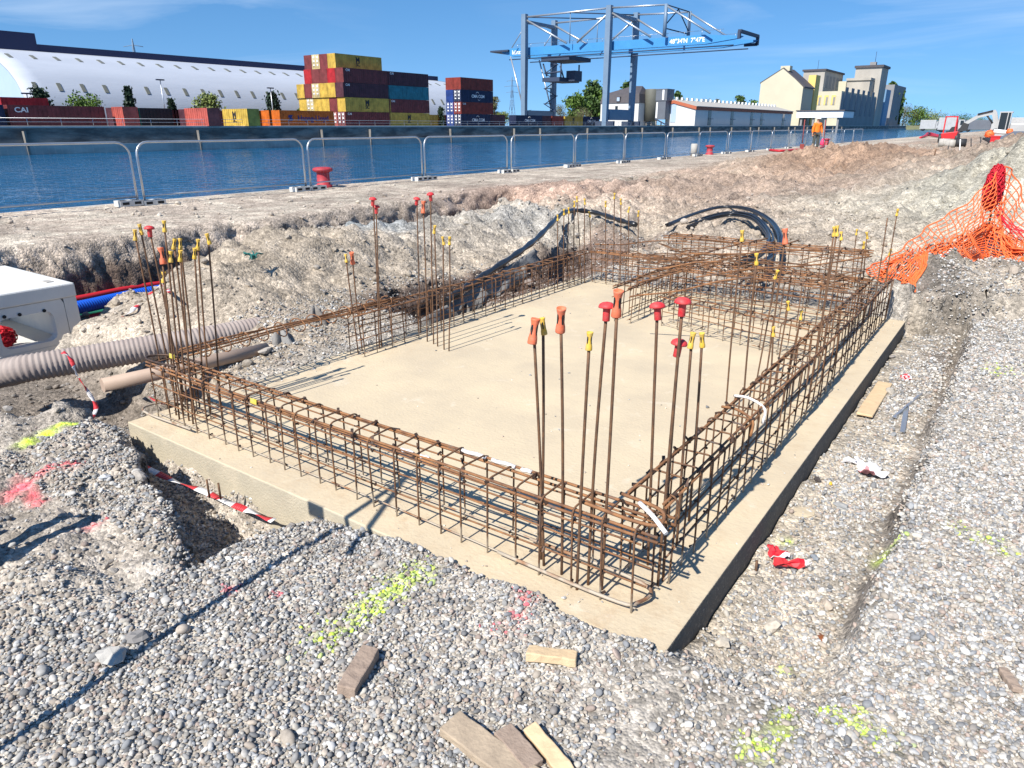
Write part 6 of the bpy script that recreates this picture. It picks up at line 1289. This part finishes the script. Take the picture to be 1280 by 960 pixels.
q.build('cab_frame', M['machw'], cb_)
q = MB(); c0 = E2(1266, 158); q.b2((b_.x + .02, -.7, .96), (b_.x + 1.1, .7, 1.55)); q.build('engine_cover', M['machw'], ex, bevel=.08)
p0, p1, p2, p3 = E2(1246, 160), E2(1243, 141), E2(1222, 145), E2(1206, 155); p1.z += .05
q = MB(); q.bar(p0, p1, .28, .3); q.bar(p1 + Vector((.1, 0, .02)), p2, .26, .28); q.build('boom', M['machw'], ex); q = MB(); q.bar(p2 + Vector((.15, 0, .05)), p3, .2, .22); q.build('stick', M['machw'], ex)
q = MB(); q.tube([p1.lerp(p2, .1) + Vector((0, -.18, .12)), p2 + Vector((0, -.18, .12))], .05, 6); q.tube([p0.lerp(p1, .3) + Vector((-.2, -.1, 0)), p1.lerp(p2, .5)], .06, 6); q.build('hydraulic_ram', M['machd'], ex)
q = MB(); q.prism([(p3.x - .3, p3.z - .5), (p3.x + .2, p3.z - .45), (p3.x + .25, p3.z), (p3.x - .1, p3.z + .1)], 'y', -.3, .3); q.build('bucket', M['machd'], ex)
dY = 66.; dz_ = gh(-5.9, dY); dp = thing('dumper', 'red site dumper with square roll bar and black seat', 'dumper', (fx(1190, dY), dY, dz_))
dp.scale = (.85, .85, .88)
def D2(px, py): v = ay(px, py, dY); return Vector((v.x - fx(1190, dY), 0, v.z - dz_))
a, b_, c_ = D2(1182, 142), D2(1199, 142), D2(1179, 163); q = MB()
for y_ in (-.0, .0):
    q.bar((a.x, y_, .55), (a.x, y_, a.z), .1, .1); q.bar((b_.x, y_, .55), (b_.x, y_, a.z), .14, .1); q.bar((a.x - .05, y_, a.z + .03), (b_.x + .07, y_, a.z + .03), .1, .1)
    break
q.bar((b_.x, 0, a.z), (b_.x + .1, .8, .8), .1, .1); q.build('roll_bar', M['machred'], dp)
q = MB(); q.prism([(a.x - .12, .35), (b_.x + .2, .35), (b_.x + .28, .95), (a.x - .08, .8)], 'y', -.5, 1.5); q.build('chassis', M['machred'], dp, bevel=.04)
q = MB(); q.b2((a.x + .2, .1, .82), (a.x + .75, .6, .98)); q.prism([(a.x + .35, .98), (a.x + .8, .98), (a.x + .85, 1.35), (a.x + .55, 1.3)], 'y', .35, .5); q.build('seat', M['machd'], dp)
for x_ in (a.x - .15, b_.x + .25):
    for y_ in (-.2, 1.2): MB().lathe([(.1, -.12), (.36, -.12), (.38, -.08), (.38, .08), (.36, .12), (.1, .12)], (x_, y_, .38), 16, Matrix.Rotation(R(90), 3, 'Y')).build('wheel', M['machd'], dp)
for i, (px, py) in enumerate([(1184, 170), (1192, 170), (1205, 171)]):
    v = az(px, 174, .27); v.y = min(v.y, 58); x_ = fx(px, 58.); q = MB(); q.tube([(0, 0, 0), (.62, .1, 0)], .27, 14); q.tube([(.2, .03, 0), (.26, .04, 0)], .29, 14)
    tag(q.build('concrete_pipe', M['greyc' if i < 2 else 'machd'], loc=(x_ - .3, 58., gh(x_, 58.) + .3)), ['left grey pipe section lying below the red dumper', 'middle grey pipe section lying below the red dumper', 'dark pipe section lying right of the grey pipe sections'][i], 'pipe', 'pipe sections below the red dumper')
def truck(px, w_px, top, y_, label, cat='truck', mt='machw'):
    x_ = fx(px, y_); W_ = w_px * y_ * 1.1 / F_PX; z_ = 1.7 if y_ > 500 else gh(x_, y_); h_ = fzz(px, top, y_) - z_; r_ = thing('parked_truck', label, cat, (x_, y_, z_))
    q = MB(); q.b2((-W_ / 2, -1.1, .5), (W_ * .22, 1.1, h_)); q.build('cargo_box', M[mt], r_, bevel=.05)
    q = MB(); q.prism([(W_ * .23, .5), (W_ * .5, .5), (W_ * .5, h_ * .5), (W_ * .42, h_ * .86), (W_ * .23, h_ * .86)], 'y', -1.05, 1.05); cb_ = q.build('cab', M['machw'], r_)
    q = MB(); q.prism([(W_ * .30, h_ * .5), (W_ * .46, h_ * .5), (W_ * .41, h_ * .8), (W_ * .30, h_ * .8)], 'y', -1.08, 1.08); q.build('window', M['glass'], cb_)
    for u in (-.35, .36): MB().lathe([(.1, -1.08), (h_ * .16, -1.08), (h_ * .16, 1.08), (.1, 1.08)], (u * W_, 0, h_ * .16), 14, Matrix.Rotation(R(90), 3, 'X')).build('wheel', M['machd'], r_)
truck(1164, 18, 150, 240, 'small white van on the quay left of the red dumper', 'van'); truck(1190, 22, 147, 190, 'white lorry parked behind the red dumper'); truck(1276, 24, 147, 190, 'white lorry behind the excavator at the right edge'); truck(1228, 30, 150, 210, 'lorry with grey blue cover behind the excavator boom', mt='greysheet')
# things lying on the right hand heap edge
for i, (px, pt_, pb_, y_, mt, lab) in enumerate([(1200.5, 174, 190, 34, 'white', 'thin white stake right of the grey pipe sections'), (1214, 173, 191, 34, 'machd', 'thin dark stake, left of a pair near the red box'), (1226, 171, 188, 34, 'machd', 'thin dark stake, right of a pair near the red box'), (1183, 182, 192, 30, 'machd', 'leaning dark stake in the reddish ground'), (1167, 187, 196, 26, 'starter', 'leaning rusty stake behind the reddish mound')]):
    a, b_ = ay(px, pb_, y_), ay(px + (3 if i > 2 else 0), pt_, y_); a.z = min(a.z, gh(a.x, a.y)) - .05
    tag(MB().tube([a, b_], .022, 6).build('marker_stake', M[mt]), lab, 'stake', 'marker stakes in the rough ground')
v = ay(1241, 188, 34); g0 = gh(v.x, v.y); q = MB(); q.b2((-.15, -.15, 0), (.15, .15, .32)); q.b2((-.17, -.17, .321), (.17, .17, .36)); tag(q.build('red_box', M['machred'], loc=(v.x, v.y, max(g0, v.z) - .02), bevel=.01), 'small red box below the black cover', 'box')
a, b_ = ay(1234, 173, 35), ay(1252, 182, 34.6); q = MB(); q.bar(a, b_, .5, .07); tag(q.build('black_cover', M['machd']), 'tilted black slotted cover beside the red box', 'cover')
a, b_ = ay(1249, 176, 35.4), ay(1276, 165, 36.2); q = MB(); q.bar(a, b_, .6, .06); tag(q.build('grey_sheet', M['greysheet']), 'grey sheet leaning on the brown heap', 'sheet')
crumpv = ay(1237, 168, 44); me = tangle((0, 0, 0), .22, .2, .2, 40, .02, 5); me.lathe([(.05, -.18), (.19, -.08), (.2, .08), (.06, .18)], n=10); tag(me.build('orange_net_roll', M['net'], loc=(crumpv.x, crumpv.y, crumpv.z)), 'bundle of orange netting below the excavator cab', 'net roll')
a, b_ = ay(1242, 164, 44), ay(1262, 166, 44); q = MB(); q.tube([a, b_], .11, 10); tag(q.build('pale_pipe', M['white']), 'pale pipe lying below the excavator', 'pipe')
q = MB(); v = ay(1262, 165, 43.6); q.lathe([(.10, 0), (.16, .1), (.1, .25)], n=10); tag(q.build('orange_sack', M['net'], loc=(v.x, v.y, v.z - .1)), 'small orange sack right of the orange netting', 'sack')
